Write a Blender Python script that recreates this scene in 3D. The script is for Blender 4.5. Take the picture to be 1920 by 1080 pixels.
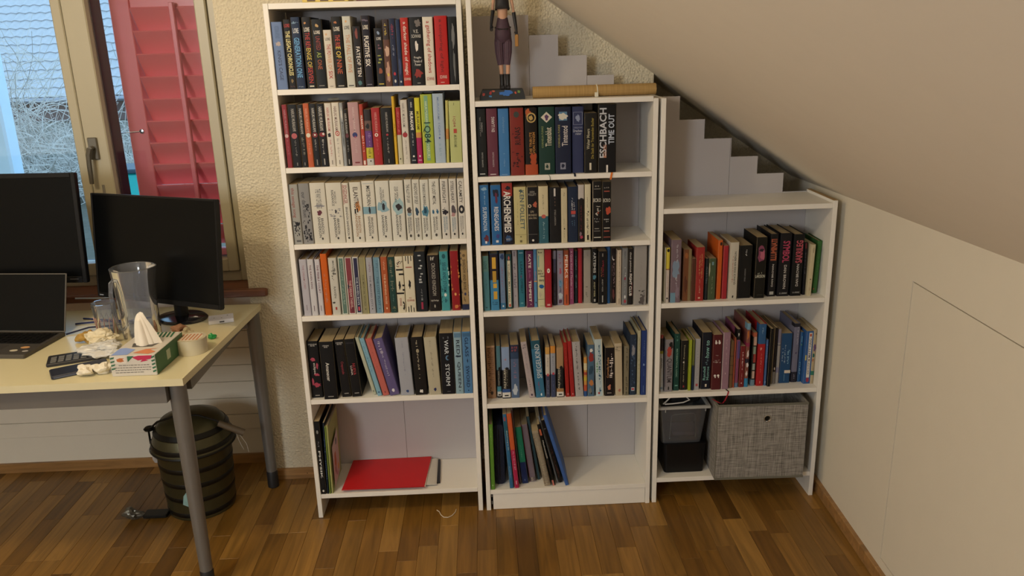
import bpy, bmesh, math, random
from mathutils import Vector, Matrix, noise
random.seed(7)
D = bpy.data
scn = bpy.context.scene
for o in list(D.objects): D.objects.remove(o)
COL = scn.collection
rad = math.radians

# ---------------------------------------------------------------- camera
cd = D.cameras.new('camera'); cam = D.objects.new('camera', cd); COL.objects.link(cam)
cd.sensor_width = 36.0; cd.lens = 1519.28/1920*36.0; cd.clip_start = 0.05; cd.clip_end = 200
Rr = (0.99888509, -0.03786681, -0.02819014); Rd = (-0.03785255, -0.28562298, -0.95759422); Rf = (0.02820929, 0.95759366, -0.28673789)
cam.matrix_world = Matrix(((Rr[0], -Rd[0], -Rf[0], 0.66218), (Rr[1], -Rd[1], -Rf[1], -2.65874), (Rr[2], -Rd[2], -Rf[2], 1.65589), (0, 0, 0, 1)))
scn.camera = cam
# ---------------------------------------------------------------- sky, lamps, exposure
wd = D.worlds.new('overcast_sky'); scn.world = wd; wd.use_nodes = True
bg = wd.node_tree.nodes['Background']; bg.inputs[0].default_value = (0.48, 0.74, 1.0, 1); bg.inputs[1].default_value = 2.6
def lamp(name, kind, loc, power, color, size, rot=(0, 0, 0)):
    l = D.lights.new(name, kind); l.energy = power; l.color = color
    if kind == 'POINT': l.shadow_soft_size = size
    else: l.shape = 'DISK'; l.size = size
    o = D.objects.new(name, l); o.location = loc; o.rotation_euler = rot; COL.objects.link(o); return o
lamp('ceiling_light', 'POINT', (-0.72, -1.18, 2.12), 32, (1.0, 0.80, 0.52), 0.09)
rear_fill = lamp('rear_fill_panel', 'AREA', (-1.25, -4.25, 1.92), 68, (0.90, 0.95, 1.0), 1.0, (rad(90), 0, rad(-12)))  # added fill panel behind the camera, unseen; no window is built there
rear_fill.data.shape = 'RECTANGLE'; rear_fill.data.size_y = .95
vs = scn.view_settings
scn.display_settings.display_device = 'sRGB'
vs.view_transform = 'Standard'; vs.look = 'None'; vs.exposure = 0.0; vs.gamma = 1.0; vs.use_curve_mapping = False

# ---------------------------------------------------------------- materials
def lin(hx):
    r = [int(hx[i:i+2], 16)/255 for i in (0, 2, 4)]
    return tuple(c/12.92 if c <= .04045 else ((c+.055)/1.055)**2.4 for c in r) + (1,)
MATS = {}
def soft(hx):          # printed card colours: a little duller than screen primaries
    if len(hx) == 3: hx = ''.join(c*2 for c in hx)
    r = [int(hx[i:i+2], 16) for i in (0, 2, 4)]; l = .3*r[0]+.59*r[1]+.11*r[2]
    return ''.join('%02x' % int(min(255, (v*.86+l*.14)*.95)) for v in r)
def mat(hx, rough=.5, metal=0, var=.06, bump=0, bscale=60, key=None, spec=.5, nscale=14):
    k = key or (hx, rough, metal, var, bump, bscale)
    if k in MATS: return MATS[k]
    if len(hx) == 3: hx = ''.join(c*2 for c in hx)
    m = D.materials.new(str(key or 'paint_'+hx)); m.use_nodes = True
    nt = m.node_tree; p = nt.nodes['Principled BSDF']; c = lin(hx)
    p.inputs['Roughness'].default_value = rough; p.inputs['Metallic'].default_value = metal
    p.inputs['Specular IOR Level'].default_value = spec
    tc = nt.nodes.new('ShaderNodeTexCoord')
    nz = nt.nodes.new('ShaderNodeTexNoise'); nz.inputs['Scale'].default_value = nscale; nz.inputs['Detail'].default_value = 3
    nt.links.new(tc.outputs['Object'], nz.inputs['Vector'])
    mx = nt.nodes.new('ShaderNodeMix'); mx.data_type = 'RGBA'
    mx.inputs[6].default_value = tuple(v*(1-var) for v in c[:3])+(1,); mx.inputs[7].default_value = tuple(min(1, v*(1+var)) for v in c[:3])+(1,)
    nt.links.new(nz.outputs[0], mx.inputs[0]); nt.links.new(mx.outputs[2], p.inputs['Base Color'])
    if bump:
        n2 = nt.nodes.new('ShaderNodeTexNoise'); n2.inputs['Scale'].default_value = bscale; n2.inputs['Detail'].default_value = 2
        b = nt.nodes.new('ShaderNodeBump'); b.inputs['Strength'].default_value = bump; b.inputs['Distance'].default_value = .004
        nt.links.new(tc.outputs['Object'], n2.inputs['Vector']); nt.links.new(n2.outputs[0], b.inputs['Height']); nt.links.new(b.outputs[0], p.inputs['Normal'])
    MATS[k] = m; return m
def nodemat(name, fn):
    m = D.materials.new(name); m.use_nodes = True; nt = m.node_tree
    fn(nt, nt.nodes['Principled BSDF'], lambda t, **kw: _nd(nt, t, kw), nt.links.new); return m
def _nd(nt, t, kw):
    n = nt.nodes.new(t)
    for k, v in kw.items():
        if k in n.inputs: n.inputs[k].default_value = v
        else: setattr(n, k, v)
    return n
def _wood(cols, sc=(38, 2.2, 20)):
    def f(nt, p, N, L):
        tc = N('ShaderNodeTexCoord'); oi = N('ShaderNodeObjectInfo'); mp = N('ShaderNodeMapping')
        ad = N('ShaderNodeVectorMath', operation='SCALE'); cv = N('ShaderNodeCombineXYZ')
        L(oi.outputs['Random'], cv.inputs[0]); L(oi.outputs['Random'], cv.inputs[1]); L(cv.outputs[0], ad.inputs[0]); ad.inputs['Scale'].default_value = 37
        a2 = N('ShaderNodeVectorMath', operation='ADD'); L(tc.outputs['Object'], a2.inputs[0]); L(ad.outputs[0], a2.inputs[1])
        mp.inputs['Scale'].default_value = sc; L(a2.outputs[0], mp.inputs['Vector'])
        nz = N('ShaderNodeTexNoise', Scale=1.0, Detail=5.0, Distortion=1.2); L(mp.outputs[0], nz.inputs['Vector'])
        rp = N('ShaderNodeValToRGB'); e = rp.color_ramp.elements
        e[0].color = lin(cols[0]); e[0].position = 0; e[1].color = lin(cols[-1]); e[1].position = 1
        for i, c in enumerate(cols[1:-1]): q = e.new((i+1)/(len(cols)-1)); q.color = lin(c)
        L(oi.outputs['Random'], rp.inputs[0])
        g = N('ShaderNodeMapRange'); g.inputs[1].default_value = .3; g.inputs[2].default_value = .7; g.inputs[3].default_value = .62; g.inputs[4].default_value = 1.12
        L(nz.outputs[0], g.inputs[0])
        mu = N('ShaderNodeVectorMath', operation='SCALE'); L(rp.outputs[0], mu.inputs[0]); L(g.outputs[0], mu.inputs['Scale']); L(mu.outputs[0], p.inputs['Base Color'])
        p.inputs['Roughness'].default_value = .36
    return f
M_oak = nodemat('oak_parquet', _wood(['64461e', '8a6226', '735020', '9e7436', '7e5a26', 'a87e3e', '6a4a22']))
M_base = nodemat('oak_baseboard', _wood(['a47a48', 'a98050'], (3, 30, 30)))
M_sill = nodemat('brown_wood', _wood(['7a4a34', '82503a'], (3, 40, 40)))
def _plaster(nt, p, N, L):
    p.inputs['Base Color'].default_value = lin('d9cfb6'); p.inputs['Roughness'].default_value = .9
    tc = N('ShaderNodeTexCoord'); nz = N('ShaderNodeTexNoise', Scale=95.0, Detail=2.5, Distortion=.6); vo = N('ShaderNodeTexVoronoi', Scale=120.0)
    L(tc.outputs['Object'], nz.inputs['Vector']); L(tc.outputs['Object'], vo.inputs['Vector'])
    ad = N('ShaderNodeMath', operation='ADD'); L(nz.outputs[0], ad.inputs[0]); L(vo.outputs[0], ad.inputs[1])
    b = N('ShaderNodeBump', Strength=.75, Distance=.005); L(ad.outputs[0], b.inputs['Height']); L(b.outputs[0], p.inputs['Normal'])
M_plaster = nodemat('rough_plaster', _plaster)
def _linen(nt, p, N, L):
    tc = N('ShaderNodeTexCoord'); mix = []
    for s in ((18, 18, 420), (420, 420, 14)):
        mp = N('ShaderNodeMapping'); mp.inputs['Scale'].default_value = s; L(tc.outputs['Object'], mp.inputs[0])
        nz = N('ShaderNodeTexNoise', Scale=1.0, Detail=4.0, Roughness=.65); L(mp.outputs[0], nz.inputs['Vector']); mix.append(nz)
    mx = N('ShaderNodeMath', operation='ADD'); L(mix[0].outputs[0], mx.inputs[0]); L(mix[1].outputs[0], mx.inputs[1])
    rp = N('ShaderNodeValToRGB'); e = rp.color_ramp.elements; e[0].position = .38; e[0].color = lin('54504c'); e[1].position = .66; e[1].color = lin('b4afa6')
    h = N('ShaderNodeMath', operation='MULTIPLY'); h.inputs[1].default_value = .5; L(mx.outputs[0], h.inputs[0]); L(h.outputs[0], rp.inputs[0])
    L(rp.outputs[0], p.inputs['Base Color']); p.inputs['Roughness'].default_value = .9
    b = N('ShaderNodeBump', Strength=.4, Distance=.002); L(h.outputs[0], b.inputs['Height']); L(b.outputs[0], p.inputs['Normal'])
M_linen = nodemat('grey_woven_linen', _linen)
def _pages(nt, p, N, L):
    tc = N('ShaderNodeTexCoord'); mp = N('ShaderNodeMapping'); mp.inputs['Scale'].default_value = (900, 6, 6); L(tc.outputs['Object'], mp.inputs[0])
    nz = N('ShaderNodeTexNoise', Scale=1.0); L(mp.outputs[0], nz.inputs['Vector'])
    mx = N('ShaderNodeMix', data_type='RGBA'); mx.inputs[6].default_value = lin('8f7c5c'); mx.inputs[7].default_value = lin('c9b78f'); L(nz.outputs[0], mx.inputs[0])
    L(mx.outputs[2], p.inputs['Base Color']); p.inputs['Roughness'].default_value = .85
M_pages = nodemat('page_edges', _pages)
def _straw(nt, p, N, L):
    tc = N('ShaderNodeTexCoord'); mp = N('ShaderNodeMapping'); mp.inputs['Scale'].default_value = (260, 5, 5); L(tc.outputs['Object'], mp.inputs[0])
    nz = N('ShaderNodeTexNoise', Scale=1.0, Detail=3.0); L(mp.outputs[0], nz.inputs['Vector'])
    mx = N('ShaderNodeMix', data_type='RGBA'); mx.inputs[6].default_value = lin('8a6a38'); mx.inputs[7].default_value = lin('c6a468'); L(nz.outputs[0], mx.inputs[0])
    L(mx.outputs[2], p.inputs['Base Color']); p.inputs['Roughness'].default_value = .8
M_straw = nodemat('woven_straw', _straw)
def thin_glass(name, tint, gloss=.12, frost=0):
    m = D.materials.new(name); m.use_nodes = True; nt = m.node_tree; nt.nodes.clear()
    o = nt.nodes.new('ShaderNodeOutputMaterial'); t = nt.nodes.new('ShaderNodeBsdfTransparent'); t.inputs[0].default_value = lin(tint)
    g = nt.nodes.new('ShaderNodeBsdfGlossy'); g.inputs['Roughness'].default_value = .06
    f = nt.nodes.new('ShaderNodeFresnel'); f.inputs[0].default_value = 1.5
    mx = nt.nodes.new('ShaderNodeMixShader'); nt.links.new(f.outputs[0], mx.inputs[0]); nt.links.new(t.outputs[0], mx.inputs[1]); nt.links.new(g.outputs[0], mx.inputs[2])
    out = mx
    if frost:
        d = nt.nodes.new('ShaderNodeBsdfDiffuse'); d.inputs[0].default_value = lin('d8dce4'); m2 = nt.nodes.new('ShaderNodeMixShader')
        m2.inputs[0].default_value = frost; nt.links.new(mx.outputs[0], m2.inputs[1]); nt.links.new(d.outputs[0], m2.inputs[2]); out = m2
    nt.links.new(out.outputs[0], o.inputs[0]); return m
M_pane = thin_glass('window_glass', 'f4faff')
M_clear = thin_glass('clear_plastic', 'eef2fa', frost=.07)
M_frost = thin_glass('frosted_plastic', 'd0d2d0', frost=.09)
M_white = mat('ece8df', .45, var=.02, key='white_melamine')
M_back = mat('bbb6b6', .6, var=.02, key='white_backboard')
M_paint = mat('e2dac8', .8, var=.02, bump=.05, bscale=160, key='smooth_wall_paint')
M_ceil = mat('ece3d2', .85, var=.02, bump=.04, bscale=120, key='ceiling_paint')
M_frame = mat('b0a890', .4, var=.02, key='window_frame_lacquer')
M_black = mat('0e0e10', .4, key='black_plastic', spec=.3); M_scr = mat('08090a', .3, var=.02, key='dark_screen', spec=.15)
M_steel = mat('74716c', .4, .3, key='grey_desk_steel'); M_chrome = mat('c8c8c8', .25, 1, key='chrome')

# ---------------------------------------------------------------- mesh helpers
class MB:
    def __init__(s): s.v = []; s.f = []; s.sm = False
    def add(s, vs, fs):
        n = len(s.v); s.v += [tuple(v) for v in vs]; s.f += [tuple(i+n for i in f) for f in fs]; return s
    def box(s, a, b, M=None):
        (x0, y0, z0), (x1, y1, z1) = a, b
        vs = [Vector(q) for q in ((x0,y0,z0),(x1,y0,z0),(x1,y1,z0),(x0,y1,z0),(x0,y0,z1),(x1,y0,z1),(x1,y1,z1),(x0,y1,z1))]
        if M: vs = [M @ v for v in vs]
        return s.add(vs, ((0,3,2,1),(4,5,6,7),(0,1,5,4),(1,2,6,5),(2,3,7,6),(3,0,4,7)))
    def bbox(s, a, b, c=.003, M=None):            # box with chamfered vertical and top edges
        (x0,y0,z0),(x1,y1,z1) = a, b; c = min(c, (x1-x0)/3, (y1-y0)/3, (z1-z0)/3); vs = []; fs = []
        def ring(z, i): return [(x0+c+i,y0+i,z),(x1-c-i,y0+i,z),(x1-i,y0+c+i,z),(x1-i,y1-c-i,z),(x1-c-i,y1-i,z),(x0+c+i,y1-i,z),(x0+i,y1-c-i,z),(x0+i,y0+c+i,z)]
        for z, i in ((z0, c*.6),(z0+c*.6, 0),(z1-c*.6, 0),(z1, c*.6)): vs += ring(z, i)
        for k in range(3):
            for i in range(8): j = (i+1) % 8; fs.append((k*8+i, k*8+j, k*8+8+j, k*8+8+i))
        fs.append(tuple(range(7,-1,-1))); fs.append(tuple(range(24,32)))
        if M: vs = [M @ Vector(v) for v in vs]
        return s.add(vs, fs)
    def prism(s, pts, n, t, M=None):              # polygon pts (3D) extruded by vector t*n
        n = Vector(n)*t; k = len(pts); vs = [Vector(p) for p in pts]+[Vector(p)+n for p in pts]
        if M: vs = [M @ v for v in vs]
        return s.add(vs, [tuple(range(k-1,-1,-1)), tuple(range(k,2*k))]+[(i,(i+1)%k,k+(i+1)%k,k+i) for i in range(k)])
    def lathe(s, prof, c=(0,0,0), n=24, M=None, wob=None, cap=True):
        vs = []; fs = []
        for r, z in prof:
            for i in range(n):
                a = 2*math.pi*i/n; rr = r*(wob(a, z) if wob else 1); vs.append(Vector((c[0]+rr*math.cos(a), c[1]+rr*math.sin(a), c[2]+z)))
        for k in range(len(prof)-1):
            for i in range(n): j = (i+1)%n; fs.append((k*n+i, k*n+j, (k+1)*n+j, (k+1)*n+i))
        if cap:
            if prof[0][0] > 1e-5: fs.append(tuple(range(n-1,-1,-1)))
            if prof[-1][0] > 1e-5: fs.append(tuple(range((len(prof)-1)*n, len(prof)*n)))
        if M: vs = [M @ v for v in vs]
        s.sm = True
        return s.add(vs, fs)
    def tube(s, pts, r, n=8):
        pts = [Vector(p) for p in pts]; rs = r if isinstance(r, (list, tuple)) else [r]*len(pts); vs = []; fs = []
        up = Vector((0,0,1)); prev = None
        for k, p in enumerate(pts):
            d = (pts[min(k+1,len(pts)-1)]-pts[max(k-1,0)]).normalized()
            u = prev if prev else (up if abs(d.z) < .9 else Vector((1,0,0)))
            u = (u-d*u.dot(d)).normalized(); prev = u; w = d.cross(u)
            for i in range(n): a = 2*math.pi*i/n; vs.append(p+(u*math.cos(a)+w*math.sin(a))*rs[k])
        for k in range(len(pts)-1):
            for i in range(n): j = (i+1)%n; fs.append((k*n+i,k*n+j,(k+1)*n+j,(k+1)*n+i))
        fs.append(tuple(range(n-1,-1,-1))); fs.append(tuple(range((len(pts)-1)*n, len(pts)*n))); s.sm = True
        return s.add(vs, fs)
    def mesh(s, name, off=(0,0,0)):
        m = D.meshes.new(name); o = off
        m.from_pydata([(v[0]-o[0], v[1]-o[1], v[2]-o[2]) for v in s.v], [], s.f); m.update()
        if s.sm:
            m.polygons.foreach_set('use_smooth', [True]*len(m.polygons))
            try: m.set_sharp_from_angle(angle=rad(38))
            except Exception: pass
        return m
    def obj(s, name, material, parent=None, local=False, off=None):
        loc = Vector((0,0,0))
        if parent is not None and not local: loc = wloc(parent)
        if parent is None:
            xs = [v[0] for v in s.v]; ys = [v[1] for v in s.v]; zs = [v[2] for v in s.v]
            loc = Vector(((min(xs)+max(xs))/2, (min(ys)+max(ys))/2, min(zs)))
        m = s.mesh(name, loc); m.materials.append(material)
        o = D.objects.new(name, m); COL.objects.link(o)
        if parent is not None: o.parent = parent
        else: o.location = loc
        return o
def wloc(o):
    v = Vector(o.location)
    while o.parent: o = o.parent; v += Vector(o.location)
    return v
def thing(name, label, cat, loc, group=None, rot=None):
    o = D.objects.new(name, None); COL.objects.link(o); o.location = loc; o.empty_display_size = .05
    if rot: o.rotation_euler = rot
    return tag(o, label, cat, group)
def tag(o, label, cat, group=None, kind=None):
    o['label'] = label; o['category'] = cat
    if group: o['group'] = group
    if kind: o['kind'] = kind
    return o
def struct(o, label=None, cat=None):
    o['kind'] = 'structure'
    if label: o['label'] = label; o['category'] = cat
    return o
def crumple(c, r, amp, seed, sub=3, sq=(1,1,1), f=3.0):
    bm = bmesh.new(); bmesh.ops.create_icosphere(bm, subdivisions=sub, radius=1)
    vs = []
    for v in bm.verts:
        p = v.co; q_ = p+Vector((seed*1.7, seed*2.3, seed)); n = .9*noise.noise(q_*1.3*f/3)+.45*abs(noise.noise(q_*3.1*f/3))+.16*noise.noise(q_*7)
        k = 1+amp*n*1.3; vs.append(Vector((c[0]+p.x*k*r*sq[0], c[1]+p.y*k*r*sq[1], c[2]+max(-.98*r*sq[2], p.z*k*r*sq[2]))))
    mb = MB(); mb.add(vs, [tuple(v.index for v in f_.verts) for f_ in bm.faces]); bm.free(); return mb

# ---------------------------------------------------------------- the setting
flr = MB().box((-2.7,-4.3,-.06),(2.1,.66,-.012)).obj('floor', mat('3a2818', .6, key='floor_joint')); struct(flr, 'oak strip parquet floor', 'floor')
MB().box((-2.7,-4.3,-.012),(2.1,-1.05,0)).obj('floor_far_part', mat('7c5630', .4, var=.3, nscale=6, key='oak_far'), flr)
plank_len = {}
def plank_mesh(L):
    if L not in plank_len:
        c = .0007; w = .0674
        m = MB(); m.add([(0,0,-.012),(w,0,-.012),(w,L,-.012),(0,L,-.012),(0,0,-c),(w,0,-c),(w,L,-c),(0,L,-c),(c,c,0),(w-c,c,0),(w-c,L-c,0),(c,L-c,0)],
            [(0,1,5,4),(1,2,6,5),(2,3,7,6),(3,0,4,7),(4,5,9,8),(5,6,10,9),(6,7,11,10),(7,4,8,11),(8,9,10,11)])
        plank_len[L] = m.mesh('plank'); plank_len[L].materials.append(M_oak)
    return plank_len[L]
rp = random.Random(3); fl0 = wloc(flr); cnt = 0
x = -1.86
while x < 1.92:
    y = -1.05+rp.choice((-.0,)); first = True
    while y < .6:
        L = rp.choice((.28,.34,.40,.46,.52))
        if first: L = rp.choice((.16,.22,.30,.38,.46)); first = False
        L = round(min(L, .62-y), 2)
        if .62-(y+L) < .08: L = round(.62-y, 2)
        if not (y > .33 and x > -.24):
            o = D.objects.new('plank', plank_mesh(round(L-.0004, 4))); COL.objects.link(o); o.parent = flr; o.location = Vector((x, y, 0))-fl0; cnt += 1
        y += L
    x += .068

SL = lambda x_: 1.803-.68*(x_-.899)
def WX(y): return 1.884+.045*y
wb = MB().box((-.245,.31,-.05),(1.278,.62,2.6)); wb = struct(wb.obj('wall_back', M_plaster), 'rough cream plaster wall behind the bookcases', 'wall')
struct(MB().box((1.278,.60,-.05),(2.05,.66,1.7)).obj('wall_back_recess', M_plaster), 'plaster wall deep behind the low bookcase', 'wall')
# niche with window: lower wall, upper wall, left wall
wn = struct(MB().box((-2.7,.46,-.05),(-.245,.62,.80)).obj('wall_niche', M_paint), 'white wall below the window behind the desk', 'wall')
zb = [.158,.224,.298,.371,.444,.518,.591,.664,.737]
for i, z in enumerate(zb):
    MB().bbox((-2.6,.447,z+.001),(-.247,.4599,(zb[i+1] if i < 8 else .7765)-.001), .003).obj('panel_board', M_paint, wn)
struct(MB().box((-2.7,.46,2.12),(-.245,.62,2.6)).obj('wall_above_window', M_plaster), 'wall above the window', 'wall')
struct(MB().box((-2.7,.46,.80),(-1.95,.62,2.12)).obj('wall_beside_window', M_plaster), 'wall left of the window', 'wall')
struct(MB().box((-2.76,-4.3,-.05),(-2.7,.62,2.6)).obj('wall_left', M_paint), 'painted wall on the left, out of view', 'wall')
struct(MB().box((-2.76,-4.36,-.05),(2.1,-4.3,2.6)).obj('wall_front', M_paint), 'painted wall behind the viewer', 'wall')
# ceiling: flat part and the slope
struct(MB().box((-2.76,-4.36,2.5),(-.12,.66,2.56)).obj('ceiling', M_ceil), 'flat white ceiling above the desk', 'ceiling')
xa, xb = -.126, 2.08
struct(MB().prism([(xa,-4.36,SL(xa)),(xb,-4.36,SL(xb)),(xb,.66,SL(xb)),(xa,.66,SL(xa))], (.56,0,.83), .06).obj('ceiling_slope', M_ceil), 'plain sloping attic ceiling coming down on the right', 'ceiling')
# right knee wall with its flush access door
def wallq(ya, za, yb_, zb_, t0=0, t1=.05):
    return [(WX(ya)+t0,ya,za),(WX(yb_)+t0,yb_,za),(WX(yb_)+t0,yb_,zb_),(WX(ya)+t0,ya,zb_)]
w = MB()
dy0, dy1, dz0, dz1 = -1.42, -.498, .075, .985
for q in ((-4.3,-.05,dy0,1.3),(dy1,-.05,.62,1.3),(dy0,-.05,dy1,dz0),(dy0,dz1,dy1,1.3)): w.prism(wallq(*q), (1,0,0), .05)
wr = struct(w.obj('wall_right', M_paint), 'smooth cream knee wall under the slope', 'wall')
g = .003
dr = MB().prism(wallq(dy0+g, dz0+g, dy1-g*.7, dz1-g*1.3, .0015), (1,0,0), .03).obj('door_1', M_paint); struct(dr, 'flush access door without a handle in the knee wall', 'door')
struct(MB().prism(wallq(dy0-.01, dz0-.01, dy1+.01, dz1+.01, .034), (1,0,0), .01).obj('trim_1', mat('2a2520', .9, key='door_gap')), 'dark rebate behind the access door', 'trim')
# baseboards
def baseb(name, pts, h=.045, t=.014):
    (x0,y0),(x1,y1) = pts; d = Vector((x1-x0,y1-y0,0)).normalized(); n = Vector((d.y,-d.x,0)); m = MB(); a = Vector((x0,y0,.0005)); b = Vector((x1,y1,.0005)); c = .003
    prof = [(0,0),(t,0),(t,h-c),(t-c,h),(0,h)]
    vs = [a+n*p+Vector((0,0,q)) for p,q in prof]+[b+n*p+Vector((0,0,q)) for p,q in prof]
    m.add(vs, [(0,1,2,3,4),(9,8,7,6,5)]+[(i,(i+1)%5,5+(i+1)%5,5+i)[::-1] for i in range(5)])
    o = struct(m.obj(name, M_base)); 
    return o
b1 = baseb('baseboard_back', [(-.245,.3095),(1.27,.3095)], .043); b1['label'] = 'oak baseboard on the plaster pier'; b1['category'] = 'baseboard'
MB().lathe([(.002,0),(.002,.0008)], M=Matrix.Translation((-.10,.2952,.024))@Matrix.Rotation(rad(90),4,'X'), n=8).obj('screw', mat('403020', .4, .6), b1)
b2 = baseb('baseboard_niche', [(-2.6,.4595),(-.247,.4595)], .04); b2['label'] = 'oak baseboard under the panelled niche wall'; b2['category'] = 'baseboard'
b3 = baseb('baseboard_right', [(WX(.55)-.0005,.55),(WX(-1.0)-.0005,-1.0)], .045); b3['label'] = 'oak baseboard along the knee wall'; b3['category'] = 'baseboard'
# window sill
ws = MB().bbox((-2.3,.282,.778),(-.172,.3095,.806), .006); ws.bbox((-2.3,.3096,.778),(-.247,.459,.806), .001)
struct(ws.obj('trim_2', M_sill), 'brown wooden window sill', 'window sill')

# window
wi = struct(thing('window_1', 'two-sash window with cream frames', 'window', (-1.1,.43,.806)))
f = MB()
f.bbox((-.302,.425,.806),(-.2455,.50,2.12), .003); f.bbox((-1.95,.425,.806),(-1.90,.50,2.12), .003); f.bbox((-1.90,.425,.806),(-.302,.50,.845), .003); f.bbox((-1.90,.425,2.06),(-.302,.50,2.12), .003)
f.obj('window_frame', M_frame, wi)
def sash(x0, x1, sl, sr, yy=.415):
    s = MB(); s.bbox((x0,yy,.848),(x0+sl,yy+.06,2.056), .004); s.bbox((x1-sr,yy,.848),(x1,yy+.06,2.056), .004); s.bbox((x0+sl,yy,.848),(x1-sr,yy+.06,.897), .004); s.bbox((x0+sl,yy,1.995),(x1-sr,yy+.06,2.056), .004)
    o = s.obj('sash', M_frame, wi)
    MB().box((x0+sl,yy+.034,.897),(x1-sr,yy+.038,1.995)).obj('glass_pane', M_pane, o)
    m = MB()
    for a, b in (((x0+sl-.012,yy+.045,.89),(x0+sl+.002,yy+.125,2.0)),((x1-sr-.002,yy+.061,.89),(x1-sr+.012,yy+.09,2.0)),((x0+sl,yy+.061,.885),(x1-sr,yy+.09,.893))): m.box(a, b)
    m.obj('dark_outer_frame', mat('25222e', .5, key='dark_aluminium'), o)
    return o
sash(-1.898, -.809, .07, .036); sr_ = sash(-.806, -.304, .082, .04, .412)
hx, hz = -.775, 1.335
h_ = MB(); h_.bbox((hx-.017,.402,hz-.040),(hx+.017,.4118,hz+.040), .008); h_.tube([(hx,.402,hz+.003),(hx,.375,hz+.003)], .008); h_.tube([(hx,.377,hz+.004),(hx-.008,.375,hz-.02),(hx-.010,.373,hz-.06),(hx-.012,.373,hz-.125)], [.010,.0095,.009,.008])
h_.obj('window_handle', mat('6e6a60', .4, .7, key='satin_metal'), sr_)
MB().bbox((hx+.005,.409,.99),(hx+.015,.4118,1.20), .002).obj('pull_strip', mat('9a958a', .4, .5), sr_)

# ---------------------------------------------------------------- outdoors
SH = mat('ea7470', .35, var=.03, key='red_shutter_paint')
sh = thing('window_shutter', 'salmon red louvred shutter leaf outside the right window sash', 'shutter', (-.5,.62,.862))
MB().bbox((-.716,.594,.862),(-.642,.662,2.15), .003).obj('stile', SH, sh); MB().bbox((-.30,.594,.862),(-.226,.662,2.15), .003).obj('stile', SH, sh)
MB().bbox((-.642,.60,.862),(-.30,.64,.895), .003).obj('rail', SH, sh); MB().bbox((-.642,.60,1.83),(-.30,.64,2.15), .003).obj('rail', SH, sh)
lm = MB().prism([(0,0,.088),(0,.004,.092),(0,.066,.005),(0,.062,.001)], (1,0,0), .339).mesh('louvre'); lm.materials.append(SH)
z = .905
while z < 1.79:
    o = D.objects.new('louvre', lm); COL.objects.link(o); o.parent = sh; o.location = Vector((-.6405,.592,z))-Vector(sh.location); z += .0835
MB().bbox((-.487,.562,.93),(-.469,.585,1.845), .003).obj('tilt_rod', SH, sh)
st = MB(); st.tube([(-.80,.56,1.37),(-.70,.585,1.375),(-.655,.597,1.376)], .002); st.lathe([(.001,0),(.009,.002),(.009,.005),(.001,.007)], M=Matrix.Translation((-.665,.592,1.376))@Matrix.Rotation(rad(90),4,'X'), n=6)
tag(st.obj('shutter_stay', M_chrome), 'thin metal hook stay in front of the red shutter', 'hook')
tag(MB().bbox((-1.64,1.18,-1.0),(-1.522,1.28,3.0), .01).obj('post', mat('c4dce8', .6, key='pale_post')), 'pale blue-white post outside at the far left of the window', 'post')
tb = thing('garden_bin', 'turquoise bin with dark rim outside behind the window sash', 'bin', (-1.75,3.0,.40))
MB().bbox((-1.95,2.9,.40),(-1.62,3.2,.90), .02).obj('bin_body', mat('18a8a0', .4, key='turquoise'), tb); MB().bbox((-1.97,2.88,.90),(-1.60,3.22,.93), .01).obj('bin_rim', mat('1c3440', .5), tb)
gd = MB(); gd.add([(-16,.75,-.6),(2,.75,-.6),(2,2,.35),(-16,2,.35),(2,6,.45),(-16,6,.45),(2,24,.2),(-16,24,.2)], [(0,1,2,3),(3,2,4,5),(5,4,6,7)])
struct(gd.obj('garden_ground', mat('5a5648', .95, var=.4, key='winter_soil')), 'bare garden ground outside', 'ground')
# neighbour's house: wall and tiled roof
nh = thing('neighbour_house', 'neighbouring house with a big grey tiled roof', 'building', (-8.6,16,-2.0))
MB().box((-14,16.3,-2.0),(-5.6,16.6,.86)).obj('house_wall', mat('7c6660', .9), nh)
RA = math.atan(.7); cR, sR = math.cos(RA), math.sin(RA)
MB().prism([(-14,16-.0,.80),(-5.6,16,.80),(-5.6,16+8*cR,.80+8*sR),(-14,16+8*cR,.80+8*sR)], (0,-sR,cR), .04).obj('roof_deck', mat('5c5a5a', .9), nh)
TM = mat('a9a6a4', .75, var=.12, key='roof_tile_clay')
def tile_mb(w=.246, L=.36, n=8):
    m = MB(); vs = []
    for j in (0, 1):
        for i in range(n+1):
            a = i/n; s_ = L*j; hgt = .014*math.sin(a*2*math.pi)+(.042 if j == 0 else .014)
            vs.append((a*w, s_*cR-sR*hgt, s_*sR+cR*hgt))
    for i in range(n+1): a = i/n; hh = .014*math.sin(a*2*math.pi)+.016; vs.append((a*w, -sR*hh, cR*hh))
    m.add(vs, [(i,i+1,n+2+i,n+1+i) for i in range(n)]+[(2*n+2+i,2*n+3+i,i+1,i) for i in range(n)]); m.sm = False; return m
tm = tile_mb().mesh('roof_tile'); tm.materials.append(TM)
for r_ in range(14):
    for c_ in range(17):
        o = D.objects.new('roof_tile', tm); COL.objects.link(o); o.parent = nh
        o.location = Vector((-10.6+c_*.246, 16+.33*r_*cR-.02, .83+.33*r_*sR))-Vector(nh.location)
big = MB(); t0 = tile_mb(.246*1, .36, 4)
for r_ in range(24):
    for c_ in range(34):
        xx = -14+c_*.246
        if r_ < 14 and -10.7 < xx < -6.45: continue
        big.add([(v[0]+xx, v[1]+16+.33*r_*cR-.02, v[2]+.83+.33*r_*sR) for v in t0.v], t0.f)
o = big.obj('far_roof_tiles', TM, nh); o['kind'] = 'stuff'
MB().tube([(-13.9,15.93,.78),(-5.6,15.93,.78)], .06).obj('gutter', mat('8c8c90', .5, .5), nh)
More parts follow.
